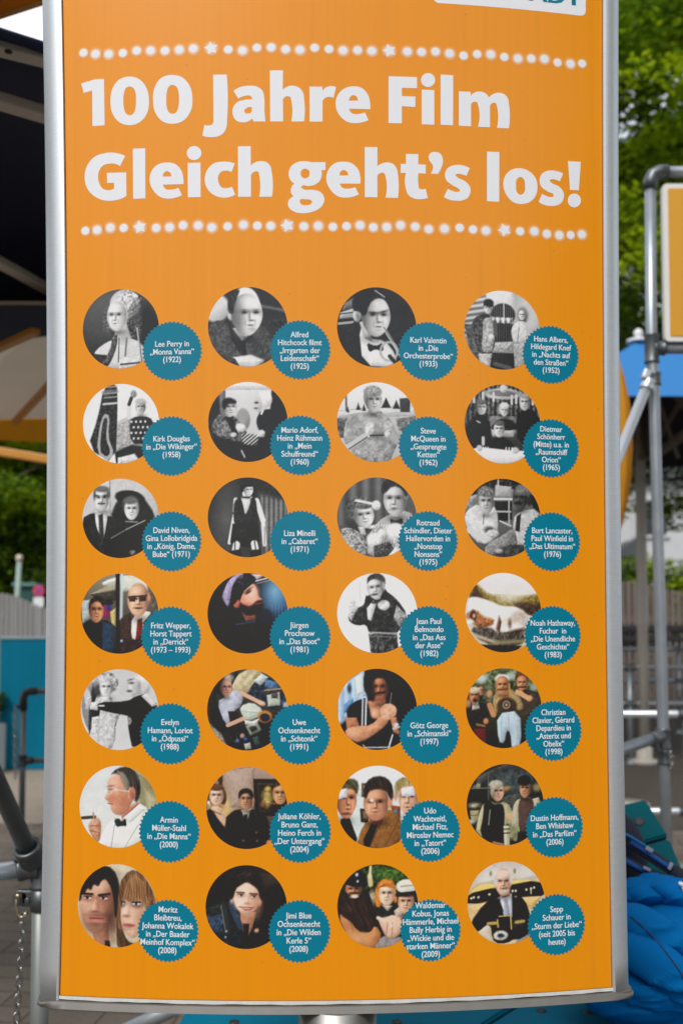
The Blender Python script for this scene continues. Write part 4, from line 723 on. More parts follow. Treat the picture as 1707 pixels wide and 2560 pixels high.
def p73():
    BG('33431f', '2a1d18'); N(60, 14, 50, 22, 46, 3); E(64, 12, 20, 9, '4c6a2c', s=5); N(66, 12, 24, 12, 40, 2.5); E(43, 40, 5, 8, 'a8a08a', s=2); N(43, 40, 5, 8, 40, 1.6)
    G('0,60 14,58 24,80 40,82 47,72 56,86 46,104 16,94', 'bc845c', nz=10, nsc=5); E(24, 88, 12, 6, 'cc9870', s=5); F(20, 30, 9.5, 11, 'bd8764'); E(23, 17, 14, 10, '20242f'); L(12, 22, 36, 24, 4, '15171e'); E(24, 12, 2, 2, 'b8bcc4', s=.8); E(25, 20, 1.4, 1.4, 'b8bcc4', s=.6); L(41, 24, 40, 14, 6, 'c8b48c', s=1.2); L(40, 15, 41, 3, 3, 'd8caa8', s=1)
    HR('2,44 8,30 14,36 28,38 34,28 42,40 46,60 40,84 34,70 28,80 20,72 14,66 4,60', '33211a', nz=20, nsc=2); E(21, 38, 5, 2.2, 'd8c8bc', s=1); L(15, 34, 28, 34, 1.6, '3a241a')
    HR('46,50 47,26 58,16 70,20 75,44 70,48 66,30 56,30 54,52', 'd2843c', nz=14, nsc=2); F(61, 36, 9.3, 14, 'eec8ae', sh=.7); G('50,28 56,18 68,20 73,30 60,27', 'd8883e', nz=12); G('48,58 56,48 72,52 76,66 62,74 50,68', '2b3030'); G('54,48 68,50 62,56', 'c4b8a8')
    G('70,56 78,50 84,60 80,66 72,64', 'c4b0a0'); F(85, 46, 9.5, 14, 'dcae94', sh=.7); E(86, 27, 13.5, 8.5, 'e2decf'); L(79, 27, 94, 26, 2, '6a6052', o=.5); L(74, 37, 99, 35, 5, '2a303c'); E(86, 38, 8, 2, '3a2a22', s=1.5)
    G('49,63 58,64 70,60 80,66 82,76 74,88 62,90 56,80', 'e2baa2', s=1); L(62, 70, 60, 88, 1, 'a8786a'); L(68, 70, 67, 88, 1, 'a8786a'); L(50, 64, 58, 68, 4, 'e8c4ae'); E(67, 74, 1.6, 1.4, 'd8d8dc'); G('44,102 56,84 66,90 80,86 82,100 60,106', '8f8886', nz=16, nsc=3)
def p74():
    BG('c2bab2', 'cbb694'); N(50, 10, 46, 12, 16, 5); E(30, 16, 14, 7, 'cfcac4', s=4); E(70, 14, 16, 8, 'cdc7c0', s=4); G('2,36 20,24 40,28 60,22 90,24 102,34 60,36 6,42', 'e8c474', s=3); E(26, 22, 10, 3, 'd4cdc4', s=2); E(78, 18, 12, 3.5, 'd0cac2', s=2); E(30, 14, 1.8, 3, '8a8468', s=.8); E(61, 12, 1.8, 3, '8a8468', s=.8)
    G('-2,38 34,31 98,23 104,44 70,44 -2,52', '2b1f1e'); 
    for x_, y_ in ((5, 43), (8, 42), (14, 42), (28, 39), (58, 36), (62, 36), (76, 35), (82, 34), (86, 33)): E(x_, y_, 1.4, 1.5, 'd8cdb8', s=.6)
    L(82, 34, 82, 40, 1.4, 'd8cdb8'); G('0,52 28,47 20,58 6,76', 'd8b888', s=1.5); G('70,44 96,44 84,60 76,56', 'e4bc80', s=1.5); G('6,80 30,74 34,100 16,94', 'cfc2ac'); G('66,88 84,84 80,100 60,104', '8d8a90')
    G('2,74 22,49 38,42 48,62 58,40 74,46 82,70 78,94 32,96 29,72 10,86', '1a191e', nz=5); G('41,42 57,39 57,68 47,68', 'dcdee8'); G('47,46 51,45 55,68 47,68', 'a2a6b8'); L(40, 44, 46, 60, 1, '3a3a44'); E(40, 44, 1.5, 1, 'a8a490'); E(62, 43, 1.5, 1, 'a8a490')
    G('40,34 54,34 55,42 44,44', 'c8977e'); F(46, 25, 10.2, 16, 'dfae96', sh=.6); E(46, 16, 9.5, 6, 'e6c4b2', s=1.5); E(36.5, 24, 2, 6, 'c8c0b8'); E(56, 22, 2, 6, 'ccc4bc'); E(47, 36, 6, 4, 'c8b8ac', s=2, o=.8); mulc(emask(48, 32.5, 4, 1), .5)
    G('28,72 40,70 62,70 72,72 73,79 62,80 40,80 29,80', '3a3122', nz=50, nsc=1.5); G('40,66 56,65 56,78 41,78', '1c181a'); L(38, 70, 39, 80, 1.6, 'c8b070'); L(55, 66, 56, 82, 1.6, 'c8b070'); L(26, 74, 36, 74, 3.5, 'b09a60'); L(62, 74, 72, 73, 3.5, 'b09a60'); L(40, 66, 56, 65.5, 1.2, 'd0bc80')
    G('30,84 38,79 54,80 62,92 50,99 34,98', '19171a'); E(42, 89, 9.5, 6, 'b8a468'); E(42, 89, 8.5, 5, 'c9ccd4'); E(42, 89, 4.4, 2.6, '3c3c46'); N(42, 89, 8, 5, 50, 1.3)
PH = [  # cx, cy, rx, ry in photo pixels; drawing; label
 [(303, 822.2, 95, 99, p11, 'round black and white photo of a woman in a beaded headscarf'), (619.7, 817, 99.2, 99.7, p12, 'round black and white photo of a balding man in a dark suit'), (941.4, 818.3, 98.9, 99.9, p13, 'round black and white photo of a man blowing a brass instrument'), (1254.3, 825.4, 94.1, 98.5, p14, 'round black and white photo of two people before a lorry')],
 [(303.3, 1059.2, 95, 99.3, p21, 'round black and white photo of a man raising his fist by a ship prow'), (620, 1054.9, 99.3, 99.9, p22, 'round black and white photo of two seated men talking'), (941, 1055.4, 98.8, 99.7, p23, 'round black and white photo of a handcuffed man in a sweatshirt'), (1255.3, 1060.2, 94.3, 98.7, p24, 'round black and white photo of four people in black at a table')],
 [(302.5, 1296, 95.5, 99, p31, 'round black and white photo of a man in a suit and a veiled woman'), (619.8, 1293.3, 99.9, 99.7, p32, 'round black and white photo of a stage dancer in a waistcoat'), (941.8, 1293.3, 99, 99.7, p33, 'round black and white photo of a couple with white flowers'), (1255.7, 1294.8, 94.3, 98, p34, 'round black and white photo of two men beside a van')],
 [(300, 1534.2, 96.8, 99.9, p41, 'round colour photo of a man in glasses and a dark haired man'), (619.2, 1533.2, 100, 100.5, p42, 'round dark photo of a bearded man in a peaked cap looking up'), (942.6, 1532.6, 100, 100.2, p43, 'round photo of a man in a leather coat with raised fists on white'), (1257.4, 1531.5, 94.5, 99.1, p44, 'round colour photo of pale rocks below green hills')],
 [(299.6, 1774.1, 96.8, 101, p51, 'round black and white photo of a bald man reaching past a curly haired woman'), (618.4, 1774.6, 100.2, 101.4, p52, 'round colour photo of a man writing at a cluttered desk'), (942.5, 1773.2, 99.3, 101.4, p53, 'round colour photo of a man in braces with clasped hands'), (1258.4, 1770.3, 94.3, 100, p54, 'round colour photo of a shouting crowd in rough clothes')],
 [(296.3, 2017.1, 96.6, 102.5, p61, 'round colour photo of a man in a white jacket with a cigar'), (617.3, 2019.6, 101.2, 102.9, p62, 'round colour photo of a woman and two men before a painting'), (943.8, 2017.3, 100.9, 103, p63, 'round colour photo of three men, two with plasters on their foreheads'), (1261.8, 2011.8, 95.9, 101.6, p64, 'round colour photo of two men in waistcoats in a dim room')],
 [(292.7, 2264.5, 97.3, 104, p71, 'round colour photo of a dark haired man beside a woman with a fringe'), (615.9, 2267.7, 101.6, 104.8, p72, 'round colour photo of a smiling youth in a dark jacket'), (943.9, 2265.4, 100.8, 104.6, p73, 'round colour photo of a bearded man, a red haired child and a man in a cap'), (1264.5, 2257.2, 96.6, 103.5, p74, 'round colour photo of a man in a black suit behind an old telephone')]]
photo_m = M('photo_print', (1, 1, 1), rough=.24, var=.0, scale=9, spec=.42, attr='Col')
BADGE = {1: [(430.5, 877.7), (750.6, 874.6), (1070, 878.4), (1376, 887)], 2: [(429.2, 1115.1), (750.6, 1113.2), (1070, 1114.9), (1376.4, 1120.7)], 3: [(429, 1353.4), (750.7, 1351.8), (1069.5, 1352.4), (1379.3, 1354.3)], 4: [(427.6, 1592), (750.3, 1591.2), (1072, 1590.3), (1380.8, 1589.1)], 5: [(425.7, 1834.3), (749.5, 1834.6), (1072.4, 1834), (1382.2, 1827)], 6: [(423.4, 2078.9), (750.4, 2079.3), (1074.5, 2077.5), (1385.2, 2067.9)], 7: [(420.4, 2326.8), (748.6, 2328.2), (1075.6, 2325.5), (1390.2, 2311.3)]}
CAP = [['790|Lee Perry in|„Monna Vanna“|(1922)', '769|Alfred|Hitchcock filmt|„Irrgarten der|Leidenschaft“|(1925)', '782|Karl Valentin|in „Die|Orchesterprobe“|(1933)', '780|Hans Albers,|Hildegard Knef|in „Nachts auf|den Straßen“|(1952)'],
 ['1008|Kirk Douglas|in „Die Wikinger“|(1958)', '988|Mario Adorf,|Heinz Rühmann|in „Mein|Schulfreund“|(1960)', '990|Steve|McQueen in|„Gesprengte|Ketten“|(1962)', '986|Dietmar|Schönherr|(Mitte) u.a. in|„Raumschiff|Orion“|(1965)'],
 ['1218|David Niven,|Gina Lollobridgida|in „König, Dame,|Bube“ (1971)', '1225|Liza Minelli|in „Cabaret“|(1971)', '1201|Rotraud|Schindler, Dieter|Hallervorden in|„Nonstop|Nonsens“|(1975)', '1219|Burt Lancaster,|Paul Winfield in|„Das Ultimatum“|(1976)'],
 ['1437|Fritz Wepper,|Horst Tappert|in „Derrick“|(1973 – 1993)', '1436|Jürgen|Prochnow|in „Das Boot“|(1981)', '1427|Jean Paul|Belmondo|in „Das Ass|der Asse“|(1982)', '1431|Noah Hathaway,|Fuchur  in|„Die Unendliche|Geschichte“|(1983)'],
 ['1659|Evelyn|Hamann, Loriot|in „Ödpussi“|(1988)', '1659|Uwe|Ochsenknecht|in „Schtonk“|(1991)', '1666|Götz George|in „Schimanski“|(1997)', '1636|Christian|Clavier, Gérard|Depardieu in|„Asterix und|Obelix“|(1998)'],
 ['1883|Armin|Müller-Stahl|in „Die Manns“|(2000)', '1875|Juliane Köhler,|Bruno Ganz,|Heino Ferch in|„Der Untergang“|(2004)', '1862|Udo|Wachtveitl,|Michael Fitz,|Miroslav Nemec|in „Tatort“|(2006)', '1878|Dustin Hoffmann,|Ben Whishaw|in „Das Parfüm“|(2006)'],
 ['2089|Moritz|Bleibtreu,|Johanna Wokalek|in „Der Baader|Meinhof Komplex“|(2008)', '2103|Jimi Blue|Ochsenknecht|in „Die Wilden|Kerle 5“|(2008)', '2079|Waldemar|Kobus, Jonas|Hämmerle, Michael|Bully Herbig in|„Wickie und die|starken Männer“|(2009)', '2088|Sepp|Schauer in|„Sturm der Liebe“|(seit 2005 bis|heute)']]
faces_ = [(j * PN + i, j * PN + i + 1, (j + 1) * PN + i + 1, (j + 1) * PN + i) for j in range(PN - 1) for i in range(PN - 1)]
for r_ in range(7):
    for c_ in range(4):
        cx_, cy_, rx_, ry_, fn, lab = PH[r_][c_]
        fn()
        N(50, 50, 70, 70, 7, 1.0); N(50, 50, 70, 70, 6, 14)
        q_ = IMG / 255. ; IMG = (q_ + .34 * (q_ - .48) * (1 - np.abs(2 * np.clip(q_, 0, 1) - 1))) * 255
        IMG = np.clip(IMG, 34, 232)
        (ua, ub), (va, vb) = UV([cx_ - rx_, cx_ + rx_], [cy_, cy_])[0], UV([cx_, cx_], [cy_ - ry_, cy_ + ry_])[1]
        uc, vc, ru, rv = (ua + ub) / 2, (va + vb) / 2, (ub - ua) / 2, (va - vb) / 2
        w = surf(uc + ru * PX, vc + rv * PY, .00015)
        me = bpy.data.meshes.new('photo'); me.from_pydata(w.tolist(), [], faces_)
        s = IMG / 255.; li = np.where(s > .04045, ((s + .055) / 1.055) ** 2.4, s / 12.92)
        at = me.color_attributes.new('Col', 'FLOAT_COLOR', 'POINT')
        at.data.foreach_set('color', np.concatenate([li, np.ones((len(li), 1))], 1).astype(np.float32).ravel())
        obj('photo', me, photo_m, sign, True, label=lab)
        bx, by = BADGE[r_ + 1][c_]
        bu, bv = (float(t) for t in UV(bx, by))
        RB = .0530; n = 44
        star = [(bu + (RB if k % 2 else RB - .0034) * math.cos(math.pi * k / n), bv + (RB if k % 2 else RB - .0034) * math.sin(math.pi * k / n)) for k in range(2 * n)]
        bo = obj('caption_badge', flat_mesh('badge', [[star]], .0003, .015), teal_print, sign)
        y0, *lines = CAP[r_][c_].split('|')
        px_ = 1568 / 1707.
        tu, tv = (float(t) for t in UV(bx + (-1.5 if c_ == 1 else 0), float(y0) / px_))
        LS = .01385 if len(lines) < 6 else .01362
        ts = .0144
        obj('caption_text', text_mesh('caption', '\n'.join(lines), ts, .85, (tu, tv - .0044), .00045, bold=.010, line=LS / ts), white, bo)

# ------------------------------------------------------------------ ground
def paving_mat():
    m = bpy.data.materials.new('paving'); m.use_nodes = True; n = m.node_tree.nodes; l = m.node_tree.links; b = n['Principled BSDF']
    t = n.new('ShaderNodeTexCoord'); mp = n.new('ShaderNodeMapping'); mp.inputs['Rotation'].default_value = (0, 0, R(8))
    br = n.new('ShaderNodeTexBrick'); br.inputs['Scale'].default_value = 1.0; br.inputs['Brick Width'].default_value = .30; br.inputs['Row Height'].default_value = .15
    br.inputs['Mortar Size'].default_value = .006; br.inputs['Mortar Smooth'].default_value = .35
    br.inputs['Color1'].default_value = (.165, .134, .104, 1); br.inputs['Color2'].default_value = (.125, .102, .080, 1); br.inputs['Mortar'].default_value = (.050, .043, .036, 1)
    nz = n.new('ShaderNodeTexNoise'); nz.inputs['Scale'].default_value = 1.3; nz.inputs['Detail'].default_value = 8
    nz2 = n.new('ShaderNodeTexNoise'); nz2.inputs['Scale'].default_value = 60; nz2.inputs['Detail'].default_value = 3
    mx = n.new('ShaderNodeMixRGB'); mx.blend_type = 'OVERLAY'; mx.inputs['Fac'].default_value = .55
    mx2 = n.new('ShaderNodeMixRGB'); mx2.blend_type = 'OVERLAY'; mx2.inputs['Fac'].default_value = .35
    l.new(t.outputs['Object'], mp.inputs['Vector']); l.new(mp.outputs['Vector'], br.inputs['Vector']); l.new(mp.outputs['Vector'], nz.inputs['Vector']); l.new(mp.outputs['Vector'], nz2.inputs['Vector'])
    l.new(br.outputs['Color'], mx.inputs['Color1']); l.new(nz.outputs['Fac'], mx.inputs['Color2'])
    l.new(mx.outputs['Color'], mx2.inputs['Color1']); l.new(nz2.outputs['Fac'], mx2.inputs['Color2']); l.new(mx2.outputs['Color'], b.inputs['Base Color'])
    b.inputs['Roughness'].default_value = .85
    bp = n.new('ShaderNodeBump'); bp.inputs['Strength'].default_value = .5; bp.inputs['Distance'].default_value = .006; bp.invert = True
    l.new(br.outputs['Fac'], bp.inputs['Height']); l.new(bp.outputs['Normal'], b.inputs['Normal'])
    return m
bm = NB(); bmesh.ops.create_grid(bm, x_segments=8, y_segments=8, size=150)
tag(obj('ground', bm, paving_mat()), kind='structure')
sunlit = M('sunlit_paving', (.27, .225, .175), rough=.95, var=.25, scale=6, bump=.2)
bm = NB(); a = [bm.verts.new(p) for p in ((-14, 7.6, .004), (-1.2, 7.6, .004), (-1.2, 13.2, .004), (-14, 13.2, .004))]; bm.faces.new(a)
tag(obj('path', bm, sunlit), kind='structure')  # pale sheet paints sunlight onto the paving further back
soil = M('bark_soil', (.060, .048, .036), rough=.95, var=.5, scale=14, bump=.5)
bm = NB(); a = [bm.verts.new(p) for p in ((.6, 7.4, .004), (14, 7.4, .004), (14, 16.5, .004), (.6, 16.5, .004))]; bm.faces.new(a)
tag(obj('soil_bed', bm, soil), kind='structure')

# ------------------------------------------------------------------ trees, hedge
leafs = [M('leaf_shaded', (.034, .074, .006), rough=.55, var=.3, scale=3, trans=.35), M('leaf_mid', (.125, .225, .009), rough=.5, var=.3, scale=3, trans=.4), M('leaf_sunlit', (.40, .53, .012), rough=.5, var=.25, scale=3, trans=.45)]  # pale and dark clumps paint sunlit and shaded foliage into the leaf colour
bark = M('bark', (.085, .066, .048), rough=.9, var=.4, scale=12, stretch=(3, 3, .6), bump=.6)
def leaf_mesh(name, clumps, per, size, seed, flat=.6):
    """clumps: (centre, radius); small folded leaves scattered in uneven clumps"""
    rg = np.random.RandomState(seed); VV = []; MI = []
    for c, r in clumps:
        n = max(4, int(per * (r / .9) ** 2))
        d = rg.normal(size=(n, 3)); d /= np.linalg.norm(d, axis=1)[:, None]
        q = np.array(c) + d * (r * rg.uniform(.1, 1, n) ** .5)[:, None] * np.array([1, 1, flat])
        tone = rg.choice(3, p=[.28, .40, .32])
        a = rg.uniform(0, 2 * math.pi, n); tl = rg.uniform(-.8, .4, n); s = (size * rg.uniform(.6, 1.3, n))[:, None]
        f = np.stack([np.cos(a) * np.cos(tl), np.sin(a) * np.cos(tl), np.sin(tl)], 1); w = np.stack([-np.sin(a), np.cos(a), rg.uniform(-.5, .5, n)], 1)
        VV.append(np.stack([q, q + f * s * .5 + w * s * .34, q + f * s, q + f * s * .5 - w * s * .34], 1).reshape(-1, 3))
        MI.append(np.where(rg.rand(n) < .72, tone, rg.randint(0, 3, n)))
    V = np.concatenate(VV); mi = np.concatenate(MI); n = len(mi)
    me = bpy.data.meshes.new(name); me.vertices.add(len(V)); me.vertices.foreach_set('co', V.ravel()); me.loops.add(4 * n); me.polygons.add(n)
    me.loops.foreach_set('vertex_index', np.arange(4 * n)); me.polygons.foreach_set('loop_start', np.arange(n) * 4); me.polygons.foreach_set('loop_total', np.full(n, 4))
    me.update(calc_edges=True)
    for m in leafs: me.materials.append(m)
    me.polygons.foreach_set('material_index', mi.astype(np.int32))
    return me
def tree(loc, h, r, crown0, seed, label, nclump=95, per=460, size=.17):
    rg = random.Random(seed)
    t = thing('broadleaf_tree', loc, label, 'tree', 'trees behind the fences'); b = Vector(loc)
    bm = NB(); tube(bm, [b + Vector((0, 0, -.1)), b + Vector((.05, 0, h * .25)), b + Vector((-.05, .1, h * .55)), b + Vector((.05, 0, h * .9))], [.22, .17, .11, .02], 12)
    cl = []
    for k in range(9):
        a = k * 2.4 + rg.random(); z0 = h * rg.uniform(.18, .6); L_ = r * rg.uniform(.6, .95)
        p0 = b + Vector((0, 0, z0)); p2 = p0 + Vector((math.cos(a) * L_, math.sin(a) * L_, h * rg.uniform(.02, .25)))
        tube(bm, [p0, (p0 + p2) / 2 + Vector((0, 0, .25)), p2], [.07, .045, .012], 7)
    obj('trunk', bm, bark, t)
    while len(cl) < nclump:
        a = rg.uniform(0, 2 * math.pi); z = rg.uniform(crown0, h); k = (z - crown0) / (h - crown0)
        rr = r * (math.sin(math.pi * min(.98, k * .78 + .22)) ** .6) * math.sqrt(rg.random())
        cl.append((tuple(b + Vector((math.cos(a) * rr, math.sin(a) * rr, z))), rg.uniform(.45, 1.05)))
    obj('crown', leaf_mesh('crown', cl, per, size, seed), None, t)
    return t
T1 = tree((-5.9, 19.5, 0), 9.5, 3.4, 1.5, 3, 'leafy tree over the grey fence, in the gap left of the board', 150)
T2 = tree((7.7, 20, 0), 16.5, 5.0, 3.75, 11, 'tall leafy tree right of the board, over the brown fence', 270)
for i, (x, y, rz, s, lab) in enumerate([(-6.3, 15.9, 2.2, .56, 'small bright leafy tree right behind the grey fence'), (-1.6, 22, 1.1, 1.05, 'leafy tree behind the left half of the orange board'), (2.0, 23, 2.3, .8, 'leafy tree behind the right half of the orange board'), (-11.5, 19, 4, 1.1, 'leafy tree far left beyond the navy parasol'), (11.5, 18, 5, 1.0, 'leafy tree far right beyond the framed yellow sign'), (9.5, 47, 2, 1.5, 'tree behind the tall right tree, closing its gaps'), (-8.2, 22, 3, 1.15, 'tree behind the left tree, closing its gaps'), (6.5, -7.5, 1, .7, 'added unseen tree, right and well in front of the board, darkening its reflection'), (9.5, -2.5, 3, 1.05, 'added unseen tree, right and level with the board, darkening its reflection'), (-8.0, .5, 1, .8, 'added unseen tree, left and level with the board, darkening its reflection'), (16, 48, 4, 1.5, 'big tree behind the pale house'), (4.0, 34, .6, 1.2, 'big tree far behind the board, right half'), (-10, 27, .5, 1.3, 'big tree beyond the left tree'), (-6, 28, 2.5, 1.25, 'big tree far behind the grey fence'), (-7.5, -8.5, 2, .65, 'added unseen tree, left and well in front of the board, darkening its reflection')]):  # the unseen trees are added to darken what the board reflects
    copy_tree(T1 if i % 2 == 1 or x < -3 else T2, (x, y, 0), rz, s, lab)
def hedge(x0, x1, y, z0, z1, seed):
    rg = random.Random(seed); cl = []
    x = x0
    while x < x1:
        for _ in range(7): cl.append(((x + rg.uniform(0, .4), y + rg.uniform(-.35, .35), rg.uniform(z0, z1)), rg.uniform(.3, .5)))
        for _ in range(4): cl.append(((x + rg.uniform(0, .4), y + rg.uniform(-.35, .35), z1 - rg.uniform(0, .5)), rg.uniform(.25, .42)))
        x += .4
    return leaf_mesh('hedge', cl, 2200, .09, seed, .8)
h = obj('hedge', hedge(3.2, 11.5, 16.0, .3, 2.35, 5)); tag(h, 'bright green clipped hedge behind the brown board fence', 'hedge')

# ------------------------------------------------------------------ fences, building on the right
brownwood = M('weathered_brown_boards', (.165, .132, .114), rough=.8, var=.3, scale=5, stretch=(6, 6, .4), bump=.2)
greywood = M('weathered_grey_boards', (.235, .228, .225), rough=.8, var=.22, scale=5, stretch=(6, 6, .4), bump=.2)
darkiron = M('dark_iron', (.035, .036, .038), rough=.5, metal=.4, var=.2)
def fence(name, x0, x1, y, top, pitch, wdt, mat, label, rails):
    t = thing(name, ((x0 + x1) / 2, y, 0), label, 'fence'); bm = NB(); x = x0
    while x < x1:
        hh = top(x); box(bm, Vector((x, y, hh / 2 + .03)), (wdt, .022, hh - .06)); x += pitch
    obj('boards', bm, mat, t)
    bm = NB()
    for z in rails: box(bm, Vector(((x0 + x1) / 2, y + .035, z)), (x1 - x0, .045, .07))
    obj('rail', bm, mat, t); x = x0 + .4
    while x < x1: bm = NB(); box(bm, Vector((x, y + .10, top(x) / 2)), (.09, .09, top(x) - .12)); obj('post', bm, mat, t); x += 2.2
    return t
zt = lambda py, D: H + (1530 - py) / FPX * D
f1 = fence('wooden_fence', -9.5, -1.3, 12.4, lambda x: zt(1519, 12.4) + .19 * max(0, math.sin((-x - 3.72) * 2.6)) if x < -3.72 else zt(1519, 12.4) + .05 * max(0, math.sin((x + 3.72) * 1.2)), .060, .048, greywood, 'grey slatted fence with a wavy top behind the teal queue panel', (.45, 1.25))
f2 = fence('board_fence', 3.0, 11.5, 15.0, lambda x: zt(1453, 15) - max(0, (x - 4.3)) * .20 + .01 * math.sin(x * 9), .094, .066, brownwood, 'brown wooden board fence with gaps under the green hedge', (.5, 1.5))
bm = NB()
for py in (1569, 1596): box(bm, Vector((7.2, 14.93, zt(py, 14.9))), (8.4, .05, .075))
obj('batten', bm, darkiron, f2)
render_w = M('pale_render', (.62, .63, .65), rough=.9, var=.06, scale=2); slate = M('slate_roof', (.085, .095, .105), rough=.7, var=.25, scale=8, bump=.2); glass = M('window_glass', (.03, .04, .05), rough=.08, var=.1)
bd = thing('house', (13.5, 38, 0), 'pale rendered house with a slate roof seen under the right tree', 'building')
bm = NB(); box(bm, Vector((14.5, 39, 3.2)), (9.6, 6, 6.4)); obj('wall', bm, render_w, bd)
bm = NB(); prism(bm, [Vector((9.2, 35.6, 6.42)), Vector((9.2, 42.4, 6.42)), Vector((9.2, 39, 9.4))], Vector((10.6, 0, 0))); obj('roof', bm, slate, bd)
bm = NB(); prism(bm, [W(1520, 1392, 34.5), W(1612, 1388, 34.5), W(1608, 1345, 34.5), W(1588, 1347, 34.5)], Vector((0, 1.4, 0))); obj('porch_roof', bm, slate, bd)
for x in (11.2, 13.8, 16.4):
    bm = NB()
    for dx in (-.6, .6): box(bm, Vector((x + dx, 35.96, 5.0)), (.09, .12, 1.4))
    for dz in (-.66, .66): box(bm, Vector((x, 35.96, 5.0 + dz)), (1.1, .12, .09))
    w_ = obj('window', bm, M('white_paint', (.7, .7, .7), rough=.4), bd)
    bm = NB(); box(bm, Vector((x, 35.985, 5.0)), (1.1, .02, 1.22)); obj('pane', bm, glass, w_)

# ------------------------------------------------------------------ pipes
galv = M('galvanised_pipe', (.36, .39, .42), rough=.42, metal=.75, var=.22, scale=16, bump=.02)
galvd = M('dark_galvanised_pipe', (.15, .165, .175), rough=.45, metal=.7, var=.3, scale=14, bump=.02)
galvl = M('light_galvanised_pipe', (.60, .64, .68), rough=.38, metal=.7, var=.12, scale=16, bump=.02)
castm = M('cast_fitting', (.13, .142, .148), rough=.42, metal=.8, var=.3, scale=22, bump=.05)
def collar(bm, p, ax, r, L_, lip=.004):
    a = ax.normalized(); lathe(bm, p - a * L_ / 2, [(r, 0), (r + lip, .001), (r + lip, .008), (r + lip * .3, .012), (r + lip * .3, L_ - .012), (r + lip, L_ - .008), (r + lip, L_ - .001), (r, L_)], a, 20)
def bolt(bm, p, ax, r=.007, L_=.012): lathe(bm, p, [(r, 0), (r, L_ * .8), (r * .7, L_)], ax, 8)
X_ = Vector((1, 0, 0)); Y_ = Vector((0, 1, 0)); Z_ = Vector((0, 0, 1))
# foreground stand, lower left
D0 = 2.7; pr = .0235
ps = thing('pipe_stand', (W(100, 2500, D0).x, D0, 0), 'galvanised pipe stand with clamps close behind the left rail of the board', 'pipe stand')
pb = W(100, 2500, D0); pv = lambda z: Vector((pb.x + .0 * z, D0, z))
J = W(96, 2175, D0)
bm = NB(); tube(bm, [pv(0), pv(J.z + .05)], pr, 24); obj('post', bm, M('weathered_galvanised_pipe', (.24, .26, .25), rough=.5, metal=.6, var=.35, scale=10, stretch=(1, 1, .4), bump=.02), ps)
b0 = W(68, 2120, D0 - .05); bdir = (W(-60, 1838, D0 - .30) - b0)
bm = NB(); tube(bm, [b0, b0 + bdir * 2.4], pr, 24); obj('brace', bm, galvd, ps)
bdn = bdir.normalized()
h0 = W(52, 2173, D0 - .01); hdir = (W(-80, 2189, D0 - .02) - h0)
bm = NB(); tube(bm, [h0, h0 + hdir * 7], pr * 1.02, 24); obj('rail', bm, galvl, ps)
bm = NB()
# socket for the brace: a hollow cup with a thick lip
s0 = b0 - bdn * .075
lathe(bm, s0, [(.012, 0), (.030, .010), (.0345, .03), (.0350, .062), (.0365, .066), (.0365, .080), (.0345, .083), (.0255, .083), (.0250, .060), (.002, .058)], bdn, 28)
obj('socket', bm, castm, ps)
bm = NB()
hd = hdir.normalized(); collar(bm, W(74, 2170, D0 - .012), hd, .0285, .055, .004)
tube(bm, [W(60, 2171, D0), W(104, 2168, D0)], .026, 18)
tube(bm, [s0 + bdn * .01, W(92, 2160, D0)], .024, 16)
collar(bm, pv(J.z - .005), Z_, .0275, .085, .003)
collar(bm, pv(J.z - .062), Z_, .0255, .034, .002)
bolt(bm, W(46, 2150, D0 - .03) , Vector((-.3, -.4, .85)), .012, .014)
bolt(bm, W(67, 2154, D0 - .055), Vector((.1, -.95, -.3)), .008, .012)
obj('clamp', bm, castm, ps, True)
bm = NB()
cz = W(100, 2248, D0).z
lathe(bm, pv(cz - .028), [(.0245, 0), (.0285, .001), (.0285, .055), (.0245, .056)], Z_, 24)
box(bm, W(72, 2245, D0 - .004), (.040, .012, .046), None, .006)
lathe(bm, W(55, 2241, D0 + .006), [(.019, 0), (.021, .002), (.021, .014), (.018, .016)], -Y_, 24)
bolt(bm, W(70, 2250, D0 - .010), -Y_, .0075, .008)
obj('chain_bracket', bm, castm, ps)
brass = M('yellow_zinc', (.42, .35, .22), rough=.3, metal=.95, var=.25, scale=40)
chr_ = M('bright_steel', (.38, .375, .36), rough=.22, metal=.95, var=.2, scale=40)
def link(bm, c, L_, w_, r, axis, side):
    """one stadium shaped chain link"""
    pts = []; hl = L_ / 2 - w_ / 2
    for k in range(8): a = math.pi * k / 7; pts.append(c + axis * (hl + math.sin(a) * w_ / 2) + side * math.cos(a) * w_ / 2)
    for k in range(8): a = math.pi + math.pi * k / 7; pts.append(c + axis * (-hl + math.sin(a) * w_ / 2) + side * math.cos(a) * w_ / 2)
    pts.append(pts[0]); pts.append(pts[1]); tube(bm, pts, r, 7, False)
ch = thing('chain', tuple(W(52, 2290, D0 - .02)), 'steel link chain hanging from a shackle on the pipe stand', 'chain')
sc = W(51, 2262, D0 - .018); bm = NB()
tube(bm, [sc + Vector((.004, 0, .028)), sc + Vector((-.006, -.006, .026)), sc + Vector((-.008, -.008, 0)), sc + Vector((-.004, -.008, -.022)), sc + Vector((.006, -.008, -.031)), sc + Vector((.016, -.008, -.026)), sc + Vector((.019, -.004, -.014))], .0038, 10)
ellip(bm, sc + Vector((-.002, -.012, .026)), (.009, .008, .009), None, 2)
obj('shackle', bm, brass, ch)
bm = NB(); n_ = 60; top = W(60, 2296, D0 - .022); yy = top.z; k = 0
chx = lambda z: top.x + (z - top.z) * .055 
while yy > .03 and k < n_:
    side = (Vector((.75, .66, 0)) if k % 2 else Vector((.66, -.75, 0))); link(bm, Vector((chx(yy), top.y, yy)), .0315, .0155, .0027, Vector((.04, 0, 1)).normalized(), side); yy -= .0235; k += 1
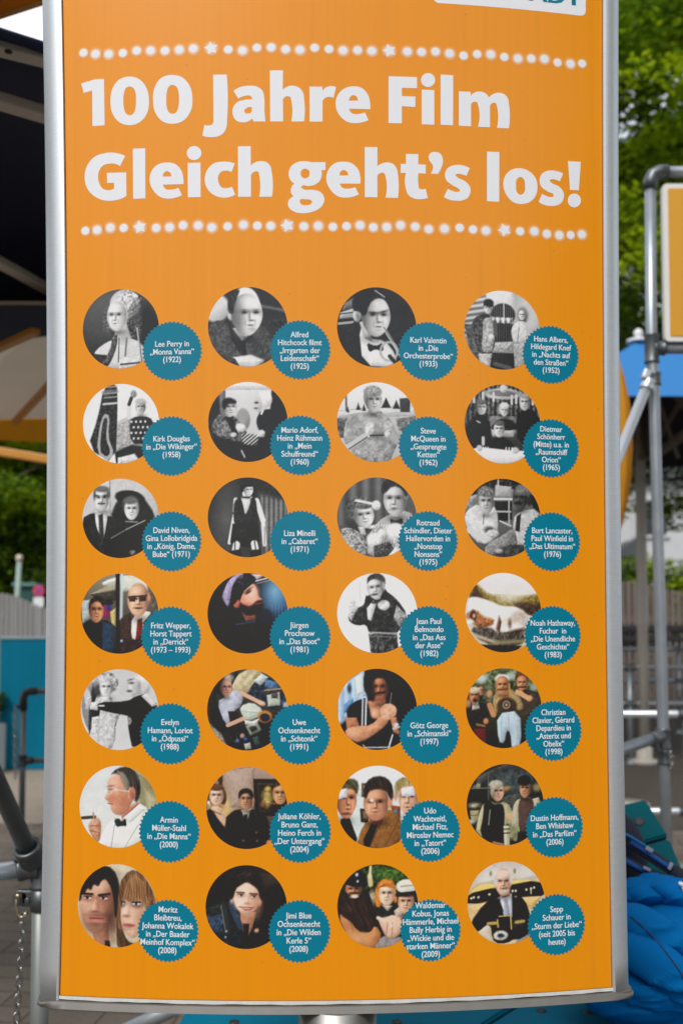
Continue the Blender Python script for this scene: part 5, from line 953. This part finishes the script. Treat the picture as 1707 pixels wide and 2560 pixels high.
obj('links', bm, chr_, ch)

# the small queue railing and teal panel behind it, left
def railing(name, D, posts, rails, mat, label, group=None, foot=True, rad=.021, ends=()):
    t = thing(name, (posts[0], D, 0), label, 'railing', group)
    for x, z in posts_z(posts, rails):
        bm = NB(); tube(bm, [Vector((x, D, 0)), Vector((x, D, z))], rad, 14)
        if foot: lathe(bm, Vector((x, D, .005)), [(.055, 0), (.055, .012), (.03, .016), (rad, .05)], Z_, 18)
        obj('post', bm, mat, t)
    for z, x0, x1 in rails:
        bm = NB(); tube(bm, [Vector((x0, D, z)), Vector((x1, D, z))], rad, 14); obj('rail', bm, mat, t)
    for x in posts:
        for z, x0, x1 in rails:
            if x0 - .05 <= x <= x1 + .05:
                bm = NB()
                collar(bm, Vector((x, D, z)), Z_, rad + .003, .075, .003)
                if x - .06 > x0 - .08: collar(bm, Vector((x - .045, D, z)), X_, rad + .003, .04, .003)
                if x + .06 < x1 + .08: collar(bm, Vector((x + .045, D, z)), X_, rad + .003, .04, .003)
                obj('fitting', bm, castm, t)
    return t
def posts_z(posts, rails): return [(x, max(z for z, a, b in rails)) for x in posts]
DQ = 7.0; q = W(60, 1728, DQ)
qr = thing('queue_railing', (q.x, DQ, 0), 'dark pipe railing in front of the teal queue panel', 'railing')
pe = W(230, 1728, DQ)
bm = NB(); tube(bm, [Vector((q.x, DQ, 0)), Vector((q.x, DQ, q.z - .07))], .0215, 16); obj('post', bm, galvd, qr)
bm = NB(); tube(bm, [Vector((pe.x + .6, DQ, 0)), Vector((pe.x + .6, DQ, q.z))], .0215, 16); obj('post', bm, galvd, qr)
bm = NB(); tube(bm, [Vector((q.x + .05, DQ, q.z)), Vector((pe.x + .6, DQ, q.z))], .0215, 16); obj('rail', bm, galvd, qr)
z2 = W(60, 1901, DQ).z
bm = NB(); tube(bm, [Vector((q.x, DQ, z2)), Vector((pe.x + .6, DQ, z2))], .0205, 16); obj('rail', bm, galvd, qr)
bm = NB(); tube(bm, [Vector((q.x, DQ, q.z - .13)), Vector((q.x, DQ, q.z - .045)), Vector((q.x + .015, DQ, q.z - .01)), Vector((q.x + .05, DQ, q.z)), Vector((q.x + .09, DQ, q.z))], .028, 16)
tube(bm, [Vector((q.x, DQ, q.z - .105)), Vector((q.x - .055, DQ - .01, q.z - .105))], .013, 10)
obj('elbow', bm, M('black_cast_fitting', (.05, .052, .055), rough=.5, metal=.6), qr, True)
bm = NB(); collar(bm, Vector((q.x, DQ, z2)), Z_, .026, .08); collar(bm, Vector((q.x + .05, DQ, z2)), X_, .025, .04); obj('fitting', bm, MATS['black_cast_fitting'], qr, True)
qc = thing('chain', (q.x - .05, DQ - .02, q.z - .1), 'thin chain hanging along the dark railing post before the teal panel', 'chain')
bm = NB(); yy = q.z - .125; k = 0
while yy > .45: link(bm, Vector((q.x - .05 + .012 * (q.z - yy), DQ - .02, yy)), .042, .024, .004, Z_, (X_ if k % 2 else Y_)); yy -= .033; k += 1
obj('links', bm, chr_, qc)
teal_b = M('teal_board', (.0, .150, .245), rough=.6, var=.14, scale=4, stretch=(1, 1, .5), spec=.12)
teal_g = M('teal_green_board', (.0, .085, .105), rough=.7, var=.16, scale=5, spec=.1)
DP = 10.2; a0, a1 = W(3, 1597, DP), W(330, 1592, DP)
tp = thing('teal_screen', (a0.x, DP, 0), 'flat teal panel standing behind the dark railing, left of the board', 'panel')
bm = NB(); box(bm, Vector(((a0.x + a1.x) / 2, DP, a0.z / 2 + .005)), (a1.x - a0.x, .04, a0.z - .01), None, .004); obj('board', bm, teal_b, tp)
bm = NB(); box(bm, Vector(((a0.x + a1.x) / 2, DP - .002, a0.z + .012)), (a1.x - a0.x + .01, .06, .022)); obj('top_edge', bm, M('pale_teal_edge', (.30, .38, .42), rough=.5), tp)
# planter left of it
pl = thing('planter', (W(-70, 1800, 10.0).x, 10.0, 0), 'low white planter with a yellow green shrub at the left edge', 'planter')
c = W(-75, 1700, 10.0); bm = NB(); box(bm, Vector((c.x, 10.05, .24)), (.62, .55, .48), None, .02); obj('box', bm, M('white_planter', (.66, .65, .62), rough=.7), pl)
rg = random.Random(4)
obj('shrub', leaf_mesh('shrub', [((c.x + rg.uniform(-.2, .2), 10.05 + rg.uniform(-.15, .15), rg.uniform(.5, .78)), rg.uniform(.12, .2)) for _ in range(14)], 4000, .07, 9), None, pl)
# lamp post, green cabinet, no stopping sign beyond the grey fence
lp_ = thing('lamp_post', (W(45, 1500, 14).x, 14, 0), 'thin pale green lamp post rising behind the grey fence', 'lamp post')
t0 = W(49, 1404, 14); bm = NB(); tube(bm, [Vector((t0.x - .05, 14, 0)), Vector((t0.x - .03, 14, 1.5)), t0], [.05, .045, .034], 14); obj('pole', bm, M('pale_green_paint', (.27, .36, .31), rough=.5), lp_)
bm = NB(); lathe(bm, t0, [(.02, 0), (.042, .015), (.05, .05), (.042, .085), (.01, .10)], Z_, 16); obj('lantern', bm, M('lantern_glass', (.62, .52, .40), rough=.3), lp_)
cb = thing('cabinet', (W(68, 1500, 14.5).x, 14.5, 0), 'dark green cabinet half hidden behind the grey fence', 'cabinet')
c = W(68, 1457, 14.5); dg_ = M('dark_green_paint', (.012, .072, .062), rough=.5)
bm = NB(); box(bm, Vector((c.x, 14.6, (c.z - .05) / 2)), (.30, .35, c.z - .06), None, .01); obj('body', bm, dg_, cb)
bm = NB(); box(bm, Vector((c.x, 14.58, c.z - .03)), (.36, .42, .05), None, .01); obj('lid', bm, M('pale_teal_lid', (.10, .22, .20), rough=.5), cb)
ns = thing('traffic_sign', (W(97, 1478, 13.6).x, 13.6, 0), 'round red and blue no stopping sign above a white plate', 'traffic sign')
c = W(98, 1477, 13.6); bm = NB(); tube(bm, [Vector((c.x, 13.63, 0)), Vector((c.x, 13.63, c.z + .08))], .025, 12); obj('post', bm, galv, ns)
bm = NB(); lathe(bm, Vector((c.x, 13.60, c.z)), [(.078, 0), (.078, .012)], -Y_, 32); d_ = obj('disc', bm, M('traffic_red', (.62, .06, .10), rough=.4), ns)
bm = NB(); lathe(bm, Vector((c.x, 13.588, c.z)), [(.048, 0), (.048, .004)], -Y_, 32); obj('blue_field', bm, M('traffic_blue', (.13, .08, .42), rough=.4), d_)
bm = NB()
for s in (1, -1): box(bm, Vector((c.x, 13.582, c.z)), (.105, .003, .016), Matrix.Rotation(R(45 * s), 3, 'Y'))
obj('red_cross', bm, MATS['traffic_red'], d_)
bm = NB(); box(bm, Vector((c.x, 13.595, c.z - .155)), (.14, .010, .13), None, .004); obj('plate', bm, M('white_plate', (.78, .78, .80), rough=.4), ns)

# ------------------------------------------------------------------ parasols on the left
navy = M('navy_canvas', (.016, .021, .060), rough=.9, var=.3, scale=40)
beige = M('beige_aluminium', (.56, .50, .43), rough=.5, var=.1)
def umbrella(name, label, c, half, z_e, z_a, mcan, mrib, mpole, rib_w=.05, rot=0.0, val=0.0, mval=None, pole=.05, struts=True, group=None, ribs=True, rb=.14, shade_sheet=None):
    """a square market parasol: c = (x, y), eave height z_e, apex height z_a"""
    t = thing(name, (c[0], c[1], 0), label, 'parasol', group); M3 = Matrix.Rotation(rot, 3, 'Z'); b = Vector((c[0], c[1], 0))
    P = lambda x, y, z: b + M3 @ Vector((x, y, z))
    N_ = 12; ed = []
    for i in range(4):
        a, d = [(-1, -1), (1, -1), (1, 1), (-1, 1)][i], [(1, -1), (1, 1), (-1, 1), (-1, -1)][i]
        for k in range(N_):
            s = k / N_; ed.append(((a[0] * (1 - s) + d[0] * s) * half, (a[1] * (1 - s) + d[1] * s) * half, .035 * math.sin(math.pi * s)))
    bm = NB(); rows = []
    for j in range(7):
        f = j / 6; f2 = max(f, .02)
        rows.append([bm.verts.new(P(x * f2, y * f2, z_a + (z_e - z_a) * f + (sag * f * .9) - .05 * math.sin(math.pi * f))) for x, y, sag in ed])
    for A, B in zip(rows, rows[1:]):
        for k in range(len(ed)): bm.faces.new((A[k], A[(k + 1) % len(ed)], B[(k + 1) % len(ed)], B[k]))
    co = obj('canopy', bm, mcan, t)
    if shade_sheet:
        lb = bmesh.new(); lb.from_mesh(co.data); bmesh.ops.translate(lb, verts=lb.verts[:], vec=Vector(OFF[co]) + Vector((0, 0, -.012))); obj('shade_sheet', lb, shade_sheet, t)  # near-black sheet paints in the shade under the canopy
    if val:
        bm = NB(); A = [bm.verts.new(P(x * 1.002, y * 1.002, z_e + s * .9)) for x, y, s in ed]; B = [bm.verts.new(P(x * 1.01, y * 1.01, z_e - val + .012 * math.sin(i * 1.9))) for i, (x, y, s) in enumerate(ed)]
        for k in range(len(ed)):
            if ed[k][1] > -half * .98 or ribs: bm.faces.new((A[k], A[(k + 1) % len(ed)], B[(k + 1) % len(ed)], B[k]))
        obj('valance', bm, mval or mcan, t)
    for a, d in ((1, 1), (-1, 1), (-1, -1), (1, -1), (1, 0), (-1, 0), (0, 1), (0, -1)) if ribs else ():
        bm = NB(); k = .97; beam(bm, P(a * .06, d * .06, z_a - .10), P(a * half * k, d * half * k, z_e - .035), rib_w, rib_w * .8, bev=.003)
        if struts: beam(bm, P(a * .06, d * .06, z_e - .55), P(a * half * .5, d * half * .5, (z_a + z_e) / 2 - .09), rib_w * .8, rib_w * .7, bev=.003)
        obj('rib', bm, mrib, t)
    bm = NB(); lathe(bm, P(0, 0, .02), [(pole, 0), (pole, z_e - .5 if False else 1.4), (pole * 1.04, 1.41), (pole * 1.04, 1.5), (pole, 1.51), (pole, z_a - .06)], Z_, 20); obj('pole', bm, mpole, t)
    bm = NB(); lathe(bm, P(0, 0, .0), [(rb, .0), (rb, .04), (rb * .9, .05), (pole * 1.5, .055), (pole * 1.5, .22), (pole, .225)], Z_, 28); obj('base', bm, mpole, t)
    bm = NB(); lathe(bm, P(0, 0, z_a + .005), [(.13, 0), (.12, .03), (.03, .035), (.028, .06), (.05, .085), (.05, .12), (.02, .15)], Z_, 16); obj('finial', bm, M('white_finial', (.72, .72, .72), rough=.4), t)
    return t
# yellow parasol with a pale inside, further back
ycan = M('yellow_canvas', (.66, .29, .012), rough=.85, var=.12, scale=5, trans=.3)
pale = M('pale_parasol_inside', (.46, .39, .31), rough=.9, var=.08, scale=4, trans=.25)
yrib = M('yellow_rib', (.55, .24, .03), rough=.5)
brp0 = M('brown_pole', (.20, .165, .13), rough=.5, var=.15)
yp = umbrella('yellow_parasol', 'yellow edged parasol with a pale inside behind the navy canopy', (-1.7, 6.1), 1.42, 3.05, 3.6, pale, yrib, brp0, .05, 0, .15, ycan, .045, ribs=False)
for (a, b, D1, D2) in (((37, 1056), (140, 945), 7.45, 6.6), ((-60, 897), (90, 828), 5.6, 5.05)):
    bm = NB(); beam(bm, W(*a, D1), W(*b, D2), .05, .03); obj('rib', bm, yrib, yp)
gb = thing('yellow_beam', (-3.0, 8.6, 0), 'yellow beam on posts beyond the yellow parasol', 'beam')
a, b = W(-420, 1062, 8.6), W(520, 1213, 8.6)
bm = NB(); beam(bm, a, b, .08, .075, bev=.01); obj('crossbar', bm, yrib, gb)
for p in (a, b):
    bm = NB(); tube(bm, [Vector((p.x, p.y, 0)), p], .045, 14); obj('post', bm, yrib, gb)
# ------------------------------------------------------------------ navy canopy, its underside overhead
nc = thing('navy_canopy', (-1.9, 4.3, 0), 'navy canopy with pale ribs hanging over the left of the board', 'canopy')
q4 = [Vector((-2.9, 1.36, 3.2)), Vector((-.25, 3.135, 3.2)), Vector((-.25, 5.10, 3.2)), Vector((-3.4, 6.42, 3.2))]
bm = NB(); G_ = []
for j in range(9):
    row = []
    for i in range(9):
        s, r = i / 8, j / 8; p = (q4[0] * (1 - s) + q4[1] * s) * (1 - r) + (q4[3] * (1 - s) + q4[2] * s) * r
        row.append(bm.verts.new(p + Vector((0, 0, .35 * math.sin(math.pi * s) * math.sin(math.pi * r)))))
    G_.append(row)
for A, B in zip(G_, G_[1:]):
    for i in range(8): bm.faces.new((A[i], A[i + 1], B[i + 1], B[i]))
ext = bmesh.ops.extrude_face_region(bm, geom=bm.faces[:]); bmesh.ops.translate(bm, verts=[v for v in ext['geom'] if isinstance(v, bmesh.types.BMVert)], vec=(0, 0, .012))
obj('canopy', bm, navy, nc, True)
def plane_pt(px, py, z): return W(px, py, (z - H) * FPX / (1530 - py))
for y0, y1, w, zz in ((116, 143, .058, 3.19), (252, 284, .062, 3.17), (656, 714, .062, 3.17)):
    a, b = plane_pt(0, y0, zz), plane_pt(104, y1, zz); d = b - a; d.z = 0
    bm = NB(); beam(bm, a - d.normalized() * .9, b + d.normalized() * .5, w, .035, bev=.004); obj('rib', bm, beige, nc)
bm = NB(); p = plane_pt(22, 128, 3.172); lathe(bm, p, [(.011, 0), (.011, .003)], -Z_, 14); obj('rivet', bm, dark, nc)
bm = NB(); lathe(bm, Vector((-.45, 4.3, 0)), [(.12, 0), (.12, .05), (.06, .06), (.05, .08), (.05, 3.25)], Z_, 20); obj('pole', bm, brp0, nc)
# awning cut by the top left corner
aw = thing('yellow_awning', (-1.2, 2.6, 0), 'yellow awning corner high at the top left', 'awning')
a, b, c_, d_ = W(-330, 145, 3.0), W(160, -14, 3.0), W(160, -400, 2.4), W(-420, -330, 2.4)
bm = NB(); prism(bm, [a, b, c_, d_], Vector((0, 0, .012))); obj('cloth', bm, ycan, aw)
bm = NB(); tube(bm, [a, b], .012, 10); obj('front_bar', bm, yrib, aw)
bm = NB(); tube(bm, [Vector((a.x, a.y, 0)), a], .03, 12); obj('pole', bm, brp0, aw)

# ------------------------------------------------------------------ right: pipe frame with the yellow sign
DF = 4.2
pf = thing('galvanised_gantry', (W(1670, 2300, DF).x, DF, 0), 'tall galvanised pipe frame beside the right rail holding the yellow sign', 'pipe frame')
e0 = W(1624, 430, DF); pt = W(1627, 880, DF); cl0 = W(1633, 955, DF); te = W(1657, 1842, DF); ft = W(1676, 2420, DF); ft = ft + (ft - te).normalized() * (ft.z / abs((ft - te).normalized().z)); ft.z = 0
prr = .0235
bm = NB(); tube(bm, [ft, te, cl0, pt, e0 + Vector((0, 0, -.02))], prr, 20); obj('post', bm, galv, pf)
xr = W(2050, 430, DF).x
bm = NB(); tube(bm, [e0 + Vector((.06, 0, 0)), Vector((xr, DF, e0.z))], prr, 20); obj('rail', bm, galv, pf)
m0 = W(1640, 871, DF); bm = NB(); tube(bm, [m0, Vector((xr, DF, m0.z))], prr, 20); obj('rail', bm, galv, pf)
bm = NB(); tube(bm, [Vector((xr, DF, 0)), Vector((xr, DF, e0.z))], prr, 20); obj('post', bm, galv, pf)
l0 = W(1650, 1840, DF - .02); l1 = W(1500, 1893, DF - .35); bm = NB(); tube(bm, [l0, l1 + (l1 - l0) * 1.5], prr, 20); obj('rail', bm, galv, pf)
s0_ = W(1620, 955, DF - .05); s1_ = W(1545, 1140, DF - .12); bm = NB(); tube(bm, [s0_, s1_ + (s1_ - s0_) * 3], .0215, 20); obj('brace', bm, galvl, pf)
bm = NB(); tube(bm, [e0 + Vector((0, 0, -.075)), e0 + Vector((.0, 0, -.04)), e0 + Vector((.012, 0, -.013)), e0 + Vector((.04, 0, 0)), e0 + Vector((.075, 0, 0))], .030, 20)
obj('elbow', bm, castm, pf, True)
bm = NB(); collar(bm, W(1628, 872, DF), Z_, .029, .125, .003); collar(bm, W(1646, 871, DF), X_, .0285, .05, .003); obj('fitting', bm, castm, pf, True)
bm = NB(); collar(bm, W(1656, 1846, DF), Z_, .029, .085, .003); collar(bm, W(1637, 1846, DF - .06), (l1 - l0), .0285, .06, .003); obj('fitting', bm, castm, pf, True)
for q_, hh in ((W(1634, 948, DF), .055), (W(1660, 1893, DF), .06)):
    bm = NB(); collar(bm, q_, Z_, .027, hh, .002); obj('fitting', bm, castm, pf, True)
bm = NB(); bd_ = (s1_ - s0_).normalized(); collar(bm, s0_ + bd_ * .015, bd_, .0255, .045, .002); box(bm, W(1614, 938, DF - .05), (.034, .03, .05), Matrix.Rotation(R(20), 3, 'Y'), .008); bolt(bm, W(1611, 942, DF - .065), -Y_, .01, .01); obj('swivel_clamp', bm, galvl, pf)
bm = NB()
for k, (x, y) in enumerate(((1672, 1885), (1678, 1900), (1676, 1916))): link(bm, W(x, y, DF - .03), .03, .018, .0035, Vector((.2, 0, 1)).normalized(), X_ if k % 2 else Y_)
obj('shackle', bm, chr_, pf)
# the framed yellow sign hung between its rails
DS = 4.16; tl, br_ = W(1655, 459, DS), W(2030, 853, DS)
yw = thing('hanging_sign', ((tl.x + br_.x) / 2, DS, br_.z), 'yellow orange panel with a white rounded border in the pipe frame', 'sign')
def rrect(x0, x1, z0, z1, r, y):
    o = []
    for cx, cz_, a in ((x1 - r, z1 - r, 0), (x0 + r, z1 - r, 90), (x0 + r, z0 + r, 180), (x1 - r, z0 + r, 270)):
        o += [Vector((cx + r * math.cos(R(a + k)), y, cz_ + r * math.sin(R(a + k)))) for k in range(0, 91, 18)]
    return o
bm = NB(); prism(bm, rrect(tl.x, br_.x, br_.z, tl.z, .018, DS), Vector((0, .03, 0))); obj('border', bm, M('white_border', (.72, .71, .68), rough=.5, var=.05), yw)
g = .0215; bm = NB(); prism(bm, rrect(tl.x + g, br_.x - g, br_.z + g, tl.z - g, .008, DS - .003), Vector((0, .0028, 0))); obj('face', bm, M('yellow_face', (.66, .31, .020), rough=.45, var=.06, scale=3), yw)

# ------------------------------------------------------------------ right: blue parasol, folded yellow one, railings
bcan = M('blue_canvas', (.014, .160, .42), rough=.85, var=.08, scale=30)
brib = M('brown_rib', (.125, .095, .070), rough=.6, var=.2)
brp = M('taupe_pole', (.42, .385, .33), rough=.5, var=.1)
umbrella('blue_parasol', 'bright blue parasol with a white finial behind the pipe frame', (W(1604, 1500, 10.6).x, 10.6), 2.0, zt(995, 8.6), zt(850, 10.6), bcan, brib, brp, .06, R(3), 0, None, .055, struts=False, shade_sheet=M('underside_shade', (.004, .007, .020), rough=.9))
bpu = bpy.data.objects['blue_parasol']
for (a, b, D1, D2, w) in (((1646, 1000), (1694, 1145), 9.6, 9.9, .034), ((1716, 975), (1648, 1094), 9.4, 10.2, .044), ((1722, 1078), (1640, 1136), 9.4, 10.5, .085), ((1584, 1050), (1606, 1150), 9.8, 10.5, .04)):
    bm = NB(); beam(bm, W(*a, D1), W(*b, D2), w, w * .7, bev=.004); obj('strut', bm, brib, bpu)
bm = NB(); hx = W(1606, 1150, 10.6); lathe(bm, Vector((hx.x, 10.6, hx.z)), [(.075, 0), (.082, .02), (.075, .05), (.068, .06), (.068, .72)], Z_, 20); obj('hub', bm, brib, bpu)
fp = thing('folded_parasol', (W(1545, 1500, 8.2).x, 8.2, 0), 'folded yellow parasol standing close to the right rail of the board', 'parasol')
cx0 = W(1531, 1100, 8.2); bm = NB(); prof = [(870, .03), (930, .085), (1000, .125), (1060, .140), (1120, .142), (1190, .128), (1250, .104), (1310, .06), (1335, .03)]
rings = []
for py, r in prof:
    z = zt(py, 8.2); rings.append([bm.verts.new(Vector((cx0.x + r * (1 + .16 * math.cos(6 * a)) * math.cos(a), 8.2 + r * (1 + .16 * math.cos(6 * a)) * math.sin(a), z))) for a in np.linspace(0, 2 * math.pi, 37)[:-1]])
for A, B in zip(rings, rings[1:]):
    for k in range(36): bm.faces.new((A[k], A[(k + 1) % 36], B[(k + 1) % 36], B[k]))
bm.faces.new(rings[0]); bm.faces.new(rings[-1]); obj('cloth', bm, ycan, fp, True)
bm = NB(); lathe(bm, Vector((cx0.x, 8.2, 0)), [(.25, 0), (.25, .05), (.03, .06), (.024, .07), (.024, zt(870, 8.2))], Z_, 20); obj('pole', bm, brp, fp)
xa = lambda px, D: (px - CX) / FPX * D
railing('pipe_railing', 10.6, [xa(1570, 10.6), xa(1570, 10.6) + 1.9, xa(1570, 10.6) - 1.9], [(zt(1667, 10.6), xa(1200, 10.6), xa(2100, 10.6)), (zt(1757, 10.6), xa(1200, 10.6), xa(2100, 10.6))], galv, 'middle grey pipe railing with two rails in front of the brown fence', 'pipe railings of the queue', rad=.026)
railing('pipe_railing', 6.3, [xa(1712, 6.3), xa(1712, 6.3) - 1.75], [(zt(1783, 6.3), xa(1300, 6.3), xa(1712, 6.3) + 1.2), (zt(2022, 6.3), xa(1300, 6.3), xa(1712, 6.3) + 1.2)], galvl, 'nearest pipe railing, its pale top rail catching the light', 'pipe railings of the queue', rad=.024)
railing('pipe_railing', 13.2, [xa(1692, 13.2), xa(1692, 13.2) - 2.2, xa(1692, 13.2) + 2.2], [(zt(1622, 13.2), xa(1250, 13.2), xa(2000, 13.2)), (zt(1700, 13.2), xa(1250, 13.2), xa(2000, 13.2))], galv, 'farthest grey pipe railing right against the brown fence', 'pipe railings of the queue', rad=.026)

# ------------------------------------------------------------------ teal bench, jacket, strap under the board
bn = thing('teal_bench', (1.0, 2.7, 0), 'teal board bench with dark bolt plugs under the orange board', 'bench')
zs = .545
def slab(pts, th, name='seat', mat=None):
    bm = NB(); prism(bm, [Vector((p.x, p.y, p.z)) for p in pts], Vector((0, 0, -th))); 
    bmesh.ops.recalc_face_normals(bm, faces=bm.faces[:]); bmesh.ops.bevel(bm, geom=bm.edges[:], offset=.006, segments=2, affect='EDGES'); return obj(name, bm, mat or teal_b, bn)
def onz(px, py, z):
    w = W(px, py, 1.0); k = (z - H) / (w.z - H); return Vector((w.x * k, k, z))
o1, o2 = onz(1296, 2508, zs), onz(1180, 2580, zs)
gx = lambda y: o1.x + (o2.x - o1.x) * (y - o1.y) / (o2.y - o1.y)
yb, yf = 2.78, 2.12
slab([Vector((onz(430, 2540, zs).x, yf, zs)), Vector((gx(yf) - .008, yf, zs)), Vector((gx(yb) - .008, yb, zs)), Vector((onz(470, 2520, zs).x, yb, zs))], .05)
slab([Vector((gx(yf) + .010, yf, zs)), Vector((2.1, yf, zs)), Vector((2.1, yb, zs)), Vector((gx(yb) + .010, yb, zs))], .05)
plug = M('dark_plug', (.020, .026, .030), rough=.5)
bm = NB()
for px, py in ((1353, 2528), (1470, 2531), (1598, 2541), (586, 2556), (992, 2556)):
    p = onz(px, py, zs); bm = NB(); lathe(bm, p, [(.014, -.004), (.014, .001), (.012, .0035), (.004, .004)], Z_, 16); obj('bolt_plug', bm, plug, bn)
# tilted back boards
def board(pxs, D0_, D1_, th=.03):
    bm = NB(); P4 = [W(x, y, D) for (x, y), D in zip(pxs, (D0_, D0_, D1_, D1_))]
    n = (P4[1] - P4[0]).cross(P4[2] - P4[0]).normalized()
    if n.y < 0: n = -n
    prism(bm, P4, n * th); bmesh.ops.recalc_face_normals(bm, faces=bm.faces[:]); bmesh.ops.bevel(bm, geom=bm.edges[:], offset=.005, segments=2, affect='EDGES'); obj('back_board', bm, teal_g, bn); return n
n1 = board(((1500, 2022), (1612, 1998), (1668, 2087), (1500, 2136)), 3.15, 3.05)
board(((1500, 2146), (1671, 2096), (1735, 2250), (1500, 2330)), 3.04, 2.92)
bm = NB(); p = W(1597, 2056, 3.10); lathe(bm, p - n1 * .002, [(.016, 0), (.016, .004), (.010, .005)], -n1, 16); obj('bolt_plug', bm, plug, bn)
bm = NB()
for x, y in ((onz(470, 2540, zs).x + .06, 2.2), (onz(470, 2540, zs).x + .06, 2.7), (2.0, 2.2), (2.0, 2.7), (1.0, 2.2), (1.0, 2.7)): tube(bm, [Vector((x, y, 0)), Vector((x, y, zs - .052))], .021, 14)
obj('leg', bm, galv, bn)
bm = NB(); p0 = onz(420, 2528, zs - .03); p1 = onz(318, 2575, zs - .13); tube(bm, [p0 + (p0 - p1) * .2, p1 + (p1 - p0) * 1.2], .021, 14); obj('frame_tube', bm, galv, bn)

blue_f = M('blue_softshell', (.0, .118, .35), rough=.85, var=.12, scale=5, spec=.08)
dblue = M('blue_trim', (.003, .065, .27), rough=.7, var=.2); nvs = M('navy_webbing', (.008, .010, .028), rough=.8, var=.4, scale=60)
jk = thing('jacket', (1.0, 2.55, zs), 'bright blue jacket heaped on the teal bench right of the board', 'jacket')
def heap(lobes, seed, amp):
    bm = NB(); rg = random.Random(seed)
    for c, s, rot in lobes:
        vs = ellip(bm, c, s, rot, 5)
        ph = rg.uniform(0, 6); 
        for v in vs:
            d = (v.co - c); u = d.normalized()
            f = math.sin(u.x * 2.2 + u.z * 6.5 + ph + 1.6 * math.sin(u.x * 2 + u.y * 3)) * .8 + (1 - abs(math.sin(u.z * 5 - u.x * 3.2 + ph * 2 + 1.1 * math.sin(u.x * 3)))) ** 3 * 1.3
            v.co += u * amp * f
    for v in bm.verts:
        if v.co.z < zs + .003: v.co.z = zs + .003
    return bm
c1 = W(1700, 2395, 2.62); c2 = W(1672, 2238, 2.66)
RY = lambda a: Matrix.Rotation(R(a), 3, 'Y')
bm = heap([(W(1690, 2416, 2.62), (.25, .18, .152), RY(-4)), (W(1575, 2462, 2.60), (.16, .15, .085), RY(6)), (W(1810, 2420, 2.58), (.22, .20, .155), RY(4)),
           (W(1640, 2330, 2.50), (.17, .06, .045), RY(24)), (W(1690, 2440, 2.44), (.20, .05, .05), RY(30)), (W(1610, 2475, 2.47), (.16, .05, .035), RY(14))], 3, .006); obj('body', bm, blue_f, jk, True)
bm = heap([(W(1628, 2226, 2.70), (.085, .07, .036), RY(-6)), (W(1700, 2238, 2.66), (.085, .07, .036), RY(18)), (W(1575, 2232, 2.72), (.07, .06, .026), RY(-10))], 8, .004); obj('sleeve', bm, blue_f, jk, True)
from mathutils.bvhtree import BVHTree
jb = [o for o in jk.children if o.name.startswith('body')][0]
tree_ = BVHTree.FromPolygons([v.co + OFF[jb] for v in jb.data.vertices], [tuple(f.vertices) for f in jb.data.polygons])
sp = []
for k in range(15):
    f = k / 14; x, y = 1575 + 150 * f, 2292 + 110 * f + 70 * f * f
    hit = tree_.ray_cast(Vector((0, 0, H)), (W(x, y, 2.5) - Vector((0, 0, H))).normalized())
    if hit[0]: sp.append(hit[0] + hit[1] * .0005)
bm = NB(); tube(bm, sp, .0028, 8); obj('seam', bm, M('dark_blue_seam', (.001, .035, .13), rough=.8), jk)
bm = NB(); ellip(bm, W(1703, 2211, 2.60), (.010, .006, .006), RY(30), 2); ellip(bm, W(1708, 2222, 2.60), (.005, .004, .009), RY(-20), 2); obj('white_toggle', bm, M('white_cord', (.75, .74, .72), rough=.6), jk, True)
# backpack straps lying over the bench back
bp_ = thing('backpack', (1.1, 2.85, zs), 'navy backpack straps with bright blue trim behind the jacket', 'backpack')
def strap(pts, w, mat, name, th=.006):
    bm = NB(); P = [W(*p) for p in pts]; up = Vector((-.35, -.55, .75)).normalized(); rows = []
    for i, p in enumerate(P):
        d = (P[min(i + 1, len(P) - 1)] - P[max(i - 1, 0)]).normalized(); s = d.cross(Vector((0, -1, .25))).normalized(); n = s.cross(d).normalized()
        rows.append([bm.verts.new(p + s * a * w / 2 + n * b_ * th) for a, b_ in ((-1, 0), (-.8, 1), (.8, 1), (1, 0), (.8, -1), (-.8, -1))])
    for A, B in zip(rows, rows[1:]):
        for k in range(6): bm.faces.new((A[k], A[(k + 1) % 6], B[(k + 1) % 6], B[k]))
    bm.faces.new(rows[0]); bm.faces.new(rows[-1]); return obj(name, bm, mat, bp_, True)
s1 = [(1500, 2068, 2.86), (1575, 2106, 2.84), (1620, 2135, 2.82), (1660, 2162, 2.80), (1707, 2192, 2.78), (1790, 2235, 2.76)]
strap(s1, .034, nvs, 'strap')
strap([(x, y - 2, d - .012) for x, y, d in s1[1:4]] + [(1672, 2168, 2.786)], .013, dblue, 'strap_trim')
strap([(x + 2, y - 13, d - .012) for x, y, d in s1[:3]], .008, M('bright_blue_trim', (.008, .16, .42), rough=.6), 'strap_trim')
strap([(1500, 2130, 2.84), (1575, 2158, 2.82), (1615, 2178, 2.80), (1660, 2196, 2.78), (1720, 2222, 2.76)], .026, nvs, 'strap')
strap([(1560, 2150, 2.81), (1585, 2164, 2.80), (1612, 2180, 2.79)], .013, dblue, 'strap_trim')
bm = NB(); box(bm, W(1622, 2124, 2.80), (.020, .014, .012), RY(30), .003); box(bm, W(1674, 2165, 2.78), (.008, .014, .020), RY(30), .002); box(bm, W(1616, 2172, 2.78), (.020, .012, .008), RY(25), .002); obj('buckle', bm, M('grey_buckle', (.30, .32, .38), rough=.35), bp_)
bm = NB(); ellip(bm, W(1480, 2150, 2.95), (.16, .10, .17), None, 4); box(bm, W(1470, 2170, 2.86), (.18, .05, .14), None, .03); obj('bag', bm, nvs, bp_, True)
